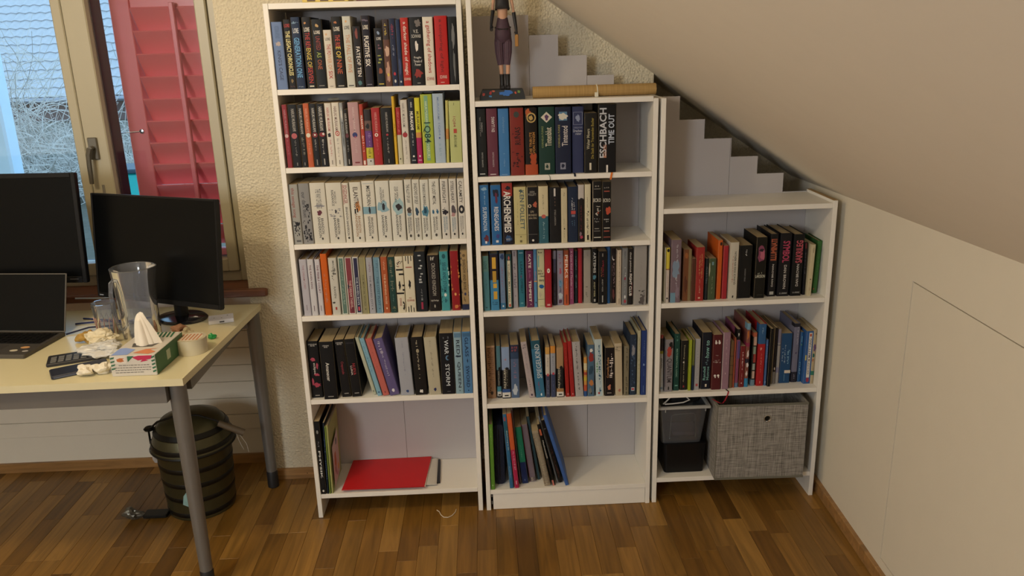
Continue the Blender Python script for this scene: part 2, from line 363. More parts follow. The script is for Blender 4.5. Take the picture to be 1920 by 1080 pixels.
# bare shrubs
def shrub(cx, cy, z0, hgt, spread, n, seed, label):
    rr = random.Random(seed); t = thing('bare_shrub', label, 'shrub', (cx,cy,z0), 'bare winter shrubs outside'); big = MB(); tw = MB()
    for k in range(n):
        a = rr.uniform(0, 6.28); s_ = spread*math.sqrt(rr.random()); p = Vector((cx+rr.uniform(-.5,.5)*spread, cy+rr.uniform(-.3,.3)*spread, z0-.05)); d = Vector((math.cos(a)*.5, math.sin(a)*.3, 1)).normalized()
        L = hgt*rr.uniform(.45,1.1); pts = [p]; sg = 6
        for i in range(sg): d = (d+Vector((rr.gauss(0,.16), rr.gauss(0,.12), rr.gauss(-.06,.10)))).normalized(); p = p+d*L/sg; pts.append(p)
        (big if k < n*.2 else tw).tube(pts, [.007*(1-.11*i) for i in range(sg+1)], 3)
        for q in range(5):
            b = pts[rr.randint(1,5)]; dd = Vector((rr.gauss(0,1), rr.gauss(0,.6), rr.uniform(-.3,1))).normalized(); ps = [b]
            for i in range(4): dd = (dd+Vector((rr.gauss(0,.3), rr.gauss(0,.2), rr.gauss(-.05,.2)))).normalized(); b = b+dd*L*.09; ps.append(b)
            tw.tube(ps, [.0045,.004,.0035,.003,.002], 3)
    for m_, nm in ((big,'branches'),(tw,'twigs')):
        m_.sm = False; o = m_.obj(nm, TWM, t); o['kind'] = 'stuff'
TWM = mat('b5aca0', .8, var=.25, key='bare_twigs')
shrub(-3.9,5.6,.44,1.5,1.3,80,1,'bare pale winter shrub seen through the left window pane')
shrub(-2.9,4.9,.42,.85,1.0,110,2,'tangled bare shrub outside beside the window stile')
shrub(-3.3,3.9,.40,.55,1.0,110,3,'low tangled bare shrub outside just above the monitors')
shrub(-5.4,6.9,.44,1.9,1.2,70,4,'tall bare shrub outside at the far left of the window')
shrub(-1.9,3.8,.40,.7,.8,80,5,'bare shrub outside between window stile and red shutter')

# ---------------------------------------------------------------- bookcases
T = .016
def bookcase(x0, y0, zl, zr, shelves, stairs, seams, label, plinth=False):
    t = thing('bookcase', label, 'bookcase', (x0+.304, y0+.11, 0)); W_ = .6086
    MB().bbox((x0,y0,0),(x0+T,y0+.236,zl), .001).obj('side_panel', M_white, t)
    MB().bbox((x0+W_-T,y0,0),(x0+W_,y0+.236,zr), .001).obj('side_panel', M_white, t)
    for z in shelves: MB().bbox((x0+T+.0003,y0+.001,z-.017),(x0+W_-T-.0003,y0+.2275,z), .001).obj('shelf_board', M_white, t)
    zb = min(shelves)
    for i, (a, b) in enumerate(zip(seams[:-1], seams[1:])):
        pts = [(a+.0006, zb), (b-.0006, zb)]; top = []
        for (sa, sb, z) in stairs:
            l, r = max(a, sa), min(b, sb)
            if r-l > .002: top.append((l+(.0006 if l == a else 0), r-(.0006 if r == b else 0), z))
        for l, r, z in reversed(top): pts += [(r, z), (l, z)]
        MB().prism([(p, y0+.228, q) for p, q in pts], (0,1,0), .004).obj('back_panel', M_back, t)
    if plinth:
        o = MB().bbox((x0+T+.009,y0+.004,.001),(x0+W_-T-.001,y0+.019,.0655), .001).obj('plinth', M_white, t)
        m = MB(); m.box((x0+T+.002,y0+.006,.052),(x0+T+.007,y0+.010,.062)); m.box((x0+T+.003,y0+.006,.022),(x0+T+.007,y0+.010,.034)); m.obj('bracket', M_steel, t)
    pin = MB()
    for z in shelves[1:-1]:
        for dx in (T, W_-T-.005): pin.box((x0+dx, y0+.05, z-.022),(x0+dx+.005, y0+.056, z-.0172))
    pin.obj('shelf_pins', M_chrome, t)
    return t
L0, M0, R0 = (0.0, 0.0), (.62275, -.0022), (1.24129, .00088)
case_l = bookcase(*L0, 1.80, 1.80, [1.80,1.542,1.294,1.038,.784,.473,.096], [(0,.61,1.798)], [.0165,.315,.592], 'tall white bookcase on the left, full of books, open at the bottom')
case_m = bookcase(*M0, 1.80, 1.480, [1.487,1.244,1.011,.776,.43,.083], [(.6,.829,1.753),(.829,.929,1.687),(.929,1.028,1.617),(1.028,1.122,1.549),(1.122,1.3,1.487)], [.6393,.829,1.028,1.2149], 'middle white bookcase cut down under the slope, with a plinth', True)
case_r = bookcase(*R0, 1.479, 1.124, [1.115,.781,.44,.10], [(1.2,1.356,1.469),(1.356,1.447,1.387),(1.447,1.546,1.318),(1.546,1.644,1.251),(1.644,1.742,1.187),(1.742,1.9,1.118)], [1.2578,1.543,1.8334], 'low white bookcase at the right end with stepped back panel')
# raw chipboard edge on the cut top of the right bookcase
MB().box((1.8345,.003,1.1242),(1.8493,.235,1.1252)).obj('raw_chipboard_edge', mat('a88c60', .9, var=.3, nscale=300, key='chipboard'), case_r)

# ---------------------------------------------------------------- books
BOOKS = [
('L0','top shelf of the tall left bookcase',1.542,[
 (17.0,33.8,203.7,6.0,0.0,'6a86b8','pale blue paperback with dark lettering',[('x','b9a9a6',0.28,0.36,0.2,0.8),('t',"KING'S CAGE",'3c4664',0.42,0.86,0.35,0.68,'d'),('t','VICTORIA AVEYARD','56709c',0.06,0.24,0.3,0.7,'d')]),
 (54.9,22.5,209.9,6.0,0.0,'17171a','black paperback with yellow title',[('t','LORE','c03028',0.06,0.11,0.12,0.88,'h'),('t','THE LEGACY CHRONICLES','e3d68a',0.16,0.8,0.2,0.8,'d'),('x','8a7040',0.84,0.92,0.3,0.7),('g','h','7a4a40',0.95,0.97,0.2,0.8)]),
 (78.1,28.0,216.3,6.0,0.0,'1c2f52','navy paperback with light blue title',[('g','h','8ab0d0',0.06,0.09,0.12,0.88),('t','LORE','d8dce0',0.15,0.22,0.2,0.8,'h'),('t','GENERATION ONE','5fa4dc',0.28,0.84,0.2,0.8,'d'),('g','h','9ab',0.96,0.975,0.2,0.8)]),
 (112.2,28.0,215.4,6.0,0.0,'17171a','black paperback with red and yellow title',[('x','c88848',0.06,0.1,0.2,0.5),('t','LORE','e4dccc',0.14,0.2,0.2,0.8,'h'),('t','THE REV','c8382c',0.21,0.43,0.25,0.75,'d'),('t','ENGE OF','d8b83c',0.43,0.7,0.25,0.75,'d'),('t','SEVEN','c8382c',0.7,0.92,0.25,0.75,'d'),('r','cfc8b0',0.955,0.975,0.25,0.75)]),
 (140.9,33.5,208.2,6.0,0.0,'14181a','black paperback with red and green title',[('x','c8a060',0.06,0.12,0.3,0.7),('t','LORE','e4dccc',0.16,0.21,0.2,0.75,'h'),('t','UNITED','a03c30',0.24,0.44,0.3,0.7,'d'),('t','AS','9cae40',0.47,0.55,0.3,0.7,'d'),('t','ONE','b0562c',0.58,0.72,0.3,0.7,'d'),('r','9a958a',0.955,0.965,0.25,0.75)]),
 (175.5,25.6,175.9,6.0,0.0,'ddd4c4','shorter cream paperback with red title',[('x','e0b080',0.05,0.1,0.2,0.5),('t','LORE','6a6058',0.13,0.18,0.2,0.8,'h'),('t','THE PO','c8453c',0.24,0.42,0.28,0.75,'d'),('t','WER OF','dca070',0.42,0.68,0.28,0.75,'d'),('t','SIX','c8453c',0.7,0.84,0.28,0.75,'d'),('r','7a726a',0.965,0.975,0.3,0.7)]),
 (203.5,30.1,214.5,6.0,0.0,'141312','black paperback with orange and yellow title',[('x','c07038',0.06,0.1,0.2,0.6),('t','LORE','e4dccc',0.14,0.2,0.2,0.8,'h'),('t','THE RIS','d0482c',0.25,0.42,0.25,0.75,'d'),('t','E OF','e8c23c',0.42,0.58,0.25,0.75,'d'),('t','NINE','d0582c',0.6,0.8,0.25,0.75,'d'),('r','b0a898',0.965,0.98,0.2,0.8)]),
 (237.0,26.4,214.6,6.0,0.0,'cfd0c4','pale grey paperback with faded orange title',[('x','e8b070',0.05,0.09,0.3,0.6),('t','LORE','55504a',0.13,0.18,0.2,0.8,'h'),('t','THE FALL OF FIVE','cf8a5a',0.25,0.79,0.28,0.75,'d'),('r','4a4844',0.965,0.98,0.2,0.8)]),
 (266.1,25.7,184.0,6.0,0.0,'1d1a1c','dark paperback with red and white title',[('x','8c4038',0.02,0.22,0.2,0.7),('t','FATE','eee6dc',0.33,0.52,0.3,0.75,'d'),('t','OF TEN','eee6dc',0.53,0.82,0.3,0.75,'d'),('x','4a7c80',0.88,0.98,0.2,0.8)]),
 (295.3,25.7,215.2,6.0,0.0,'221c2a','dark purple paperback with white title',[('g','h','8a7a90',0.05,0.08,0.12,0.88),('t','LORE','e4dccc',0.13,0.19,0.2,0.8,'h'),('t','FUGITIVE SIX','e8e0d4',0.28,0.71,0.22,0.78,'d'),('r','8a8290',0.96,0.97,0.2,0.8)]),
 (333.0,25.7,176.7,6.0,0.0,'1b1c24','short black paperback with faint multicoloured title',[('x','8aa0c0',0.04,0.12,0.3,0.7),('t','LORE','d8d4cc',0.15,0.2,0.25,0.8,'h'),('g','d','7a5060',0.27,0.42,0.25,0.75),('g','d','9aa040',0.45,0.62,0.25,0.75),('x','a05030',0.65,0.8,0.25,0.75),('r','c8b038',0.945,0.965,0.2,0.8)]),
 (359.4,20.4,202.3,6.0,0.0,'6a4238','bronze paperback with a yellow top line',[('r','3a2c2c',0,0.3,0,1),('g','d','e0c040',0.06,0.24,0.3,0.65),('x','d0a890',0.36,0.6,0.1,0.9),('x','c89880',0.6,0.98,0.15,0.85),('o','e0c040',0.8,0.85,0.35,0.65)]),
 (380.6,19.4,204.3,6.0,0.0,'20294a','navy paperback with a red circle',[('g','d','c03848',0.08,0.3,0.3,0.7),('g','d','8a90a8',0.35,0.55,0.35,0.65),('o','d83040',0.79,0.84,0.3,0.65),('o','e0dcd4',0.9,0.95,0.35,0.65)]),
 (401.0,14.1,201.2,6.0,0.0,'1f3158','thin dark blue paperback',[('x','3a4a78',0.5,0.9,0.2,0.8),('o','c0c4cc',0.92,0.95,0.3,0.7)]),
 (416.4,24.8,205.6,6.0,0.0,'c8281e','red paperback with a white gothic title',[('t','a darker shade of magic','eee4d8',0.06,0.84,0.22,0.74,'d'),('t','SCHWAB','e8dccc',0.88,0.92,0.1,0.9,'h')]),
 (442.9,41.3,206.5,6.0,0.0,'1c1c1e','thick black hardback with a white dancer',[('x','77706c',0.02,0.15,0.4,0.95),('t','V.E.','c8c4bc',0.18,0.23,0.3,0.7,'h'),('t','SCHWAB','c8c4bc',0.25,0.3,0.15,0.85,'h'),('x','eee6dc',0.32,0.53,0.35,0.65),('t','Fragile','d8d4cc',0.57,0.61,0.25,0.8,'h'),('t','Threads of','d8d4cc',0.62,0.66,0.2,0.85,'h'),('t','Power','d8d4cc',0.67,0.71,0.3,0.75,'h'),('x','a03028',0.75,0.9,0.1,0.9),('r','a8a49c',0.96,0.97,0.4,0.65)]),
 (485.2,32.4,206.0,6.0,0.0,'e6dfce','white paperback with a red gothic title',[('t','a gathering of shadows','c03028',0.06,0.82,0.25,0.74,'d'),('t','SCHWAB','b84030',0.88,0.93,0.15,0.85,'h')]),
 (521.7,40.0,208.2,6.0,0.0,'cc1e1c','thick red hardback with a darker red title',[('t','a conjuring of light','7a1212',0.05,0.82,0.3,0.62,'d'),('t','SCHWAB','e8c8bc',0.86,0.91,0.25,0.8,'h'),('r','e0b0a8',0.96,0.97,0.3,0.6)]),
 (563.4,27.2,204.8,6.0,0.0,'1a1a1c','black hardback with a pale grey figure',[('x','77797a',0.03,0.5,0.35,0.8),('x','6a6c6c',0.45,0.98,0.45,0.75)]),
]),
('L1','second shelf of the tall left bookcase',1.294,[
 (22.1,16.4,201.0,8.0,0.0,'9a2c38','slim crimson paperback',[('t','HARUKI MURAKAMI','c08088',0.08,0.45,0.3,0.7,'d'),('o','d8b0b0',0.46,0.52,0.1,0.8),('g','d','b06068',0.55,0.8,0.35,0.65)]),
 (40.2,29.7,201.1,8.0,0.0,'17181b','thick black paperback with a pink circle',[('t','HARUKI MURAKAMI','b0aca4',0.07,0.42,0.35,0.7,'d'),('o','c05a60',0.45,0.54,0.15,0.75),('g','d','8a8680',0.56,0.84,0.4,0.6),('r','8a8680',0.92,0.97,0.45,0.55)]),
 (70.6,18.1,199.6,8.0,0.0,'202022','black paperback with dense grey lettering',[('t','HARUKI MURAKAMI','b8b4ac',0.06,0.46,0.3,0.75,'d'),('g','d','8a8672',0.52,0.82,0.3,0.7),('r','8a8680',0.92,0.97,0.4,0.55)]),
 (89.4,18.8,202.9,8.0,0.0,'cc5a30','slim orange paperback with a cream disc',[('t','HARUKI MURAKAMI','e8a080',0.08,0.44,0.3,0.7,'d'),('o','e4dcc4',0.46,0.53,0.15,0.85),('g','d','e0906c',0.56,0.84,0.35,0.65)]),
 (109.2,21.6,201.7,8.0,0.0,'1a1a20','black paperback with a dark red disc',[('t','HARUKI MURAKAMI','c8c4bc',0.07,0.44,0.3,0.72,'d'),('o','8a2c30',0.45,0.53,0.1,0.9),('x','e0d8d0',0.47,0.51,0.3,0.7),('g','d','a8a49c',0.56,0.74,0.35,0.6),('r','8a8680',0.88,0.97,0.4,0.55)]),
 (131.5,25.0,201.0,8.0,0.0,'18181b','black paperback with a red and white disc',[('t','HARUKI MURAKAMI','c8c4bc',0.05,0.42,0.25,0.7,'d'),('o','9c2c34',0.45,0.52,0.1,0.85),('x','e8e0d8',0.45,0.5,0.45,0.8),('g','d','c0bcb4',0.56,0.8,0.35,0.6),('r','a8a49c',0.87,0.97,0.4,0.55)]),
 (157.5,21.9,201.8,8.0,0.0,'ddd6ca','white paperback with faint red lettering and a black blot',[('t','HARUKI MURAKAMI','c87068',0.07,0.44,0.25,0.65,'d'),('x','1e1e1e',0.46,0.54,0.1,0.7),('g','d','c88078',0.56,0.84,0.35,0.6),('r','77706a',0.9,0.97,0.45,0.55)]),
 (180.4,23.7,202.8,8.0,0.0,'dfd8ca','white paperback with a red spiral',[('t','HARUKI MURAKAMI','8a6a62',0.06,0.44,0.25,0.65,'d'),('o','c84840',0.44,0.52,0.2,0.8),('o','dfd8ca',0.457,0.503,0.3,0.7),('o','c84840',0.47,0.49,0.4,0.6),('g','d','a8a098',0.56,0.85,0.35,0.6),('r','77706a',0.9,0.97,0.45,0.55)]),
 (204.8,11.0,202.0,8.0,0.0,'9aa0a6','thin blue-grey paperback',[('x','d8d4c8',0.05,0.3,0.2,0.8),('t','MURAKAMI','50585c',0.3,0.5,0.3,0.7,'d'),('x','6a7074',0.45,0.7,0.2,0.7)]),
 (216.4,13.0,180.2,8.0,0.0,'1b1b1d','short thin black paperback',[('t','HARUKI MURAKAMI','b8b4ac',0.07,0.42,0.2,0.75,'d'),('o','6a3038',0.42,0.5,0.1,0.9),('g','d','8c8880',0.55,0.75,0.3,0.7),('r','a8a49c',0.88,0.97,0.4,0.6)]),
 (231.5,34.3,201.9,8.0,0.0,'bd9296','thick dusty pink paperback with a blue disc',[('t','HARUKI MURAKAMI','d8bcbc',0.08,0.46,0.4,0.6,'d'),('o','343c7c',0.47,0.55,0.25,0.72),('x','b04868',0.52,0.56,0.4,0.6),('g','d','ccacac',0.58,0.8,0.4,0.6),('r','8a2c34',0.94,0.96,0.3,0.75)]),
 (267.2,12.4,195.2,8.0,0.0,'c03a2a','thin red paperback with white lettering',[('t','MURAKAMI','ecdcd0',0.18,0.4,0.25,0.75,'d'),('g','d','ecc8b8',0.5,0.78,0.25,0.75),('r','e8d8cc',0.92,0.99,0.2,0.7)]),
 (280.6,22.3,178.2,8.0,0.0,'3c2c2c','short paperback banded brown purple yellow and white',[('r','2c2426',0,0.2,0,1),('r','6a5048',0.2,0.38,0,1),('x','1c1c22',0.24,0.36,0.1,0.8),('r','6a3c88',0.38,0.68,0,1),('g','d','9a78b0',0.42,0.66,0.4,0.8),('r','c8bc28',0.68,0.88,0,1),('g','d','77701c',0.7,0.86,0.3,0.7),('r','c8c8c4',0.88,1,0,1),('o','38302c',0.91,0.94,0.45,0.65)]),
 (304.7,27.5,182.4,8.0,0.0,'b52428','bright red paperback with a small white ring',[('t','HARUKI MURAKAMI','e09088',0.08,0.42,0.35,0.65,'d'),('o','eee6dc',0.44,0.5,0.25,0.65),('o','b52428',0.455,0.485,0.35,0.55),('g','d','d06c68',0.54,0.82,0.4,0.6)]),
 (334.6,35.4,181.5,8.0,0.0,'1c1c1c','thick black paperback with a tiny red dot',[('t','HARUKI MURAKAMI','a8a49c',0.08,0.42,0.42,0.62,'d'),('o','b03038',0.45,0.49,0.38,0.6),('g','d','9a968e',0.52,0.8,0.42,0.58),('r','8a8680',0.9,0.97,0.44,0.52)]),
 (372.4,8.9,216.6,8.0,0.0,'e0b01c','tall very slim yellow paperback',[('g','d','8a7010',0.4,0.6,0.3,0.7)]),
 (383.4,14.5,181.0,8.0,0.0,'ccc8a8','slim paperback with red top half and cream bottom',[('r','b02428',0,0.48,0,1),('g','d','d87870',0.06,0.44,0.3,0.7),('o','2c2c28',0.89,0.92,0.3,0.55)]),
 (399.2,22.4,204.3,8.0,0.0,'d8d2c6','white paperback with a dark red disc',[('t','HARUKI MURAKAMI','8a847c',0.05,0.42,0.2,0.6,'d'),('o','b03038',0.5,0.58,0.1,0.8),('x','2c5034',0.48,0.51,0.4,0.6),('g','d','9a948c',0.62,0.92,0.4,0.6)]),
 (423.3,20.0,209.5,8.0,0.0,'1e2630','slate black paperback with bold white lettering',[('t','HARUKI','c8ccd0',0.06,0.14,0.4,0.7,'d'),('t','MURAKAMI','eeeae0',0.2,0.48,0.25,0.75,'d'),('g','d','a8acb0',0.52,0.72,0.4,0.6),('o','eeeae0',0.87,0.9,0.35,0.65),('r','9a9ea0',0.94,0.955,0.2,0.8)]),
 (444.7,17.2,209.5,8.0,0.0,'d8d01c','paperback fading from yellow to magenta',[('r','b81c5c',0.6,1,0,1),('r','d89040',0.52,0.6,0,1),('t','MURAKAMI','6c6410',0.2,0.48,0.25,0.75,'d'),('o','eee0e0',0.87,0.9,0.35,0.65),('r','e0a0b8',0.94,0.955,0.2,0.8)]),
 (464.7,37.2,219.7,8.0,0.0,'a8bc30','thick lime green hardback with a large dark title',[('r','7ab088',0.02,0.96,0.3,0.62),('t','HARUKI MURAKAMI','d8e8b8',0.1,0.4,0.35,0.55,'d'),('t','1Q84','1c4434',0.4,0.7,0.1,0.75,'d'),('t','HARUKI','cfe0a8',0.72,0.92,0.35,0.6,'d'),('r','c8d040',0,1,0.02,0.12)]),
 (503.3,34.5,220.9,8.0,0.0,'a9bed2','thick pale blue hardback',[('t','MURAKAMI','8aa4cc',0.05,0.38,0.4,0.6,'d'),('t','1Q84','7a94c4',0.42,0.6,0.4,0.6,'d'),('o','4a5cb0',0.62,0.65,0.42,0.56),('g','d','8ab0c0',0.7,0.9,0.4,0.6)]),
 (539.2,9.2,198.4,8.0,1.4,'c4be62','thin mustard hardback',[('r','cc8838',0.45,0.62,0,1)]),
 (552.4,38.3,196.3,8.0,0.4,'bcc47a','thick pale green hardback with a small red emblem',[('r','6a7044',0.03,0.07,0.42,0.46),('t','1Q84','a86050',0.25,0.42,0.3,0.55,'d'),('r','c84838',0.45,0.52,0.35,0.62),('t','MURAKAMI','8a9058',0.55,0.75,0.35,0.6,'d')]),
]),
('L2','third shelf of the tall left bookcase',1.038,[
 (17.0,29.4,201.6,8.0,0.0,'a2a29c','grey paperback with red title over bare black trees',[('t','this savage song','9c5048',0.06,0.55,0.15,0.6,'d'),('n','24242a',0.55,0.9,0.05,0.9,26),('x','1e1e24',0.62,0.7,0.3,0.9),('r','5a5a5c',0.93,0.96,0.3,0.8)]),
 (48.1,35.0,203.8,8.0,0.0,'8e8e8e','grey paperback with black trees',[('t','our dark duet','4a4a50',0.14,0.56,0.25,0.6,'d'),('n','1c1c22',0.3,1,0.4,0.95,28),('n','1c1c22',0.6,1,0.05,0.6,20)]),
 (84.7,50.7,204.1,8.0,0.0,'d8d4c6','thick white paperback with a purple figure',[('t','THE WAY OF KINGS','6a6a68',0.1,0.42,0.35,0.7,'d'),('x','6a2c3c',0.44,0.55,0.3,0.7),('x','8a8a90',0.35,0.4,0.1,0.9),('t','BRANDON','504e48',0.58,0.84,0.55,0.72,'d'),('t','SANDERSON','504e48',0.56,0.9,0.35,0.52,'d'),('o','44423c',0.9,0.94,0.5,0.62)]),
 (136.7,52.1,202.4,8.0,0.0,'d8d4c6','thick white paperback with a grey warrior sketch',[('t','WORDS OF','504e48',0.14,0.34,0.5,0.62,'d'),('t','RADIANCE','504e48',0.12,0.38,0.33,0.48,'d'),('n','8a8a90',0.42,0.6,0.05,0.95,16),('x','44444c',0.42,0.52,0.45,0.6),('t','BRANDON','504e48',0.6,0.85,0.55,0.7,'d'),('t','SANDERSON','504e48',0.58,0.9,0.35,0.5,'d'),('o','44423c',0.9,0.94,0.48,0.6)]),
 (190.1,21.4,200.5,8.0,0.0,'dcd8ca','slim white paperback with a red outlined title',[('t','EDGEDANCER','a03c38',0.04,0.34,0.2,0.75,'d'),('r','b84840',0.02,0.36,0.1,0.16),('t','BRANDON SANDERSON','504e48',0.4,0.88,0.3,0.65,'d'),('o','44423c',0.9,0.94,0.35,0.65)]),
 (214.8,38.1,202.0,8.0,0.0,'dcd8ca','white paperback with an orange stain',[('x','d08848',0.3,0.52,0.35,0.9),('t','ELANTRIS','4c3c30',0.08,0.42,0.3,0.7,'d'),('r','1e1e20',0.44,0.52,0.3,0.42),('r','1e1e20',0.43,0.5,0.5,0.6),('t','BRANDON','a87c48',0.56,0.84,0.55,0.75,'d'),('t','SANDERSON','a87c48',0.52,0.9,0.3,0.5,'d'),('o','2c2c2c',0.91,0.95,0.5,0.65)]),
 (254.9,41.8,204.9,8.0,0.0,'dcd8ca','white paperback with a pale blue band and black figure',[('r','7ca8bc',0.42,0.54,0,1),('t','MISTBORN','44443e',0.08,0.4,0.35,0.65,'d'),('x','26262c',0.4,0.55,0.4,0.6),('t','BRANDON','504e48',0.6,0.86,0.55,0.72,'d'),('t','SANDERSON','504e48',0.58,0.9,0.32,0.5,'d'),('o','44423c',0.91,0.95,0.5,0.62),('r','8ab',0.04,0.045,0.1,0.9)]),
 (298.7,45.9,203.4,8.0,0.0,'dad8cc','white paperback with a blue-grey band and cloaked figure',[('x','8cb4c4',0.3,0.56,0.02,0.98),('t','THE WELL OF','504e48',0.14,0.34,0.5,0.62,'d'),('t','ASCENSION','504e48',0.1,0.38,0.33,0.46,'d'),('x','2c2c34',0.36,0.5,0.4,0.65),('t','BRANDON','504e48',0.58,0.84,0.55,0.7,'d'),('t','SANDERSON','504e48',0.56,0.9,0.32,0.48,'d'),('o','44423c',0.9,0.94,0.48,0.6)]),
 (346.6,44.9,203.4,8.0,0.0,'dad8cc','white paperback with a blue haze and dark tangled mark',[('x','9cc0c8',0.25,0.6,0.1,0.98),('t','THE HERO','504e48',0.1,0.3,0.48,0.6,'d'),('t','OF AGES','504e48',0.1,0.36,0.33,0.45,'d'),('x','332c30',0.37,0.5,0.3,0.85),('t','BRANDON','504e48',0.58,0.84,0.55,0.7,'d'),('t','SANDERSON','504e48',0.56,0.9,0.32,0.48,'d'),('o','44423c',0.9,0.94,0.48,0.6)]),
 (394.8,24.1,205.1,8.0,0.0,'d8d6ca','white paperback with a small brown portrait',[('t','THE ALLOY OF LAW','44423c',0.08,0.38,0.25,0.7,'d'),('x','4c4440',0.42,0.58,0.15,0.85),('x','88a8b8',0.54,0.6,0.1,0.9),('t','BRANDON','504e48',0.62,0.84,0.5,0.72,'d'),('t','SANDERSON','504e48',0.62,0.88,0.22,0.45,'d'),('o','44423c',0.9,0.95,0.35,0.65)]),
 (420.3,24.2,204.2,8.0,0.0,'d8d6ca','white paperback with a blue winged figure',[('t','SHADOWS OF SELF','44423c',0.06,0.4,0.25,0.7,'d'),('x','2c4c68',0.44,0.6,0.2,0.8),('t','BRANDON','504e48',0.63,0.85,0.5,0.72,'d'),('t','SANDERSON','504e48',0.63,0.88,0.22,0.45,'d'),('o','44423c',0.9,0.95,0.35,0.65)]),
 (445.8,28.9,202.7,8.0,0.0,'d8d8cc','white paperback with a splash of teal',[('t','THE BANDS OF MOURNING','44423c',0.06,0.42,0.3,0.62,'d'),('x','4c8ca8',0.4,0.64,0.05,0.95),('x','1c4c68',0.44,0.58,0.3,0.7),('t','BRANDON','504e48',0.63,0.84,0.5,0.7,'d'),('t','SANDERSON','504e48',0.63,0.88,0.22,0.42,'d'),('o','44423c',0.9,0.95,0.35,0.6)]),
 (476.0,33.6,203.9,8.0,0.0,'dcdace','white paperback with small blue butterflies',[('t','THE LOST METAL','44423c',0.04,0.42,0.3,0.62,'d'),('x','2c6890',0.49,0.58,0.15,0.45),('x','2c6890',0.49,0.58,0.55,0.85),('t','BRANDON','504e48',0.62,0.84,0.5,0.68,'d'),('t','SANDERSON','504e48',0.62,0.88,0.25,0.43,'d'),('o','44423c',0.9,0.95,0.38,0.6)]),
 (512.3,26.9,202.7,8.0,0.0,'d8d4ca','white paperback with a black city skyline',[('t','FIREFIGHT','4c4844',0.04,0.4,0.25,0.65,'d'),('n','1e1e26',0.47,0.58,0.05,0.95,14),('x','282430',0.5,0.6,0.02,0.98),('t','BRANDON','5c88a0',0.62,0.84,0.52,0.72,'d'),('t','SANDERSON','5c88a0',0.62,0.88,0.25,0.45,'d'),('o','2c2c2c',0.9,0.94,0.38,0.62)]),
 (541.2,24.9,202.7,8.0,0.0,'d8d4ca','white paperback with a grey gun sketch',[('t','STEELHEART','4c4844',0.04,0.4,0.25,0.65,'d'),('x','585058',0.42,0.62,0.15,0.9),('x','b88888',0.55,0.63,0.1,0.8),('t','BRANDON','5c88a0',0.64,0.84,0.52,0.72,'d'),('t','SANDERSON','5c88a0',0.64,0.88,0.25,0.45,'d'),('o','2c2c2c',0.9,0.94,0.38,0.62)]),
 (568.8,22.9,202.4,8.0,0.0,'d8d4ca','white paperback with a black round target',[('t','CALAMITY','4c4844',0.04,0.4,0.25,0.7,'d'),('o','24242a',0.44,0.58,0.1,0.92),('o','d8d4ca',0.48,0.54,0.35,0.65),('t','BRANDON','8a8880',0.62,0.84,0.52,0.72,'d'),('t','SANDERSON','8a8880',0.62,0.88,0.25,0.45,'d'),('o','2c2c2c',0.9,0.94,0.38,0.62)]),
]),
('L3','fourth shelf of the tall left bookcase',0.784,[
 (24.1,25.0,200.8,10.0,0.0,'b9b6c2','pale lilac hardback with faded red lettering',[('t','THE DREAM LORD','a87880',0.1,0.52,0.35,0.62,'d'),('r','8a8088',0.8,0.9,0.42,0.52)]),
 (50.8,21.2,200.5,10.0,0.0,'cccad0','white hardback with dark red lettering',[('t','THE RAVEN KING','6c2c34',0.1,0.52,0.3,0.6,'d'),('r','6a5058',0.82,0.92,0.42,0.52)]),
 (76.1,17.5,199.5,10.0,0.0,'ccc8d0','slim white hardback with maroon lettering',[('t','THE FEEBLE COURT','702c38',0.1,0.6,0.3,0.68,'d'),('r','6a5058',0.82,0.92,0.42,0.52)]),
 (96.3,21.9,217.2,10.0,0.0,'dc5c0c','tall bright orange hardback',[('g','d','c08068',0.3,0.8,0.3,0.65)]),
 (121.7,28.1,202.3,10.0,0.0,'cbc9bc','white paperback with a feather sketch',[('t','MAGGIE','55554c',0.05,0.25,0.5,0.7,'d'),('n','5c5c54',0.08,0.4,0.2,0.9,14),('t','RAVEN','66665c',0.5,0.7,0.4,0.65,'d'),('x','3c3c3c',0.76,0.8,0.1,0.5),('r','b83830',0.86,0.91,0.4,0.6)]),
 (154.2,20.9,203.5,10.0,0.0,'c8ccbe','slim white paperback with a grey-green panel',[('r','5c7c70',0.02,0.98,0.18,0.82),('g','d','8aa898',0.06,0.4,0.35,0.65),('g','d','a0b8a8',0.48,0.82,0.35,0.65)]),
 (177.2,24.0,201.9,10.0,0.0,'d0ccc4','slim white paperback with a ragged maroon panel',[('r','8a3440',0.01,0.98,0.15,0.85),('x','2c2438',0.45,0.56,0.1,0.4),('t','THE DREAM THIEVES','d8b8b0',0.4,0.9,0.35,0.68,'d'),('x','702c38',0.85,0.98,0.3,0.9)]),
 (203.3,19.9,202.7,10.0,0.0,'ccccc8','slim white paperback with a navy panel',[('r','2c2c50',0.02,0.97,0.18,0.82),('t','THE RAVEN BOYS','c8d0d8',0.35,0.84,0.35,0.66,'d'),('r','d04858',0.87,0.94,0.35,0.65)]),
 (224.9,21.3,200.1,10.0,0.0,'969068','slim olive paperback',[('t','THE MORTAL WORD','60603c',0.3,0.86,0.35,0.62,'d'),('x','55552c',0.9,0.93,0.4,0.6),('r','b0a868',0,1,0.85,1)]),
 (248.2,21.6,199.2,10.0,0.0,'a9aab4','slim grey-lilac paperback',[('g','d','8a7080',0.08,0.26,0.4,0.7),('t','THE MASKED CITY','66666c',0.32,0.88,0.35,0.62,'d'),('x','3c3c3c',0.9,0.93,0.4,0.6)]),
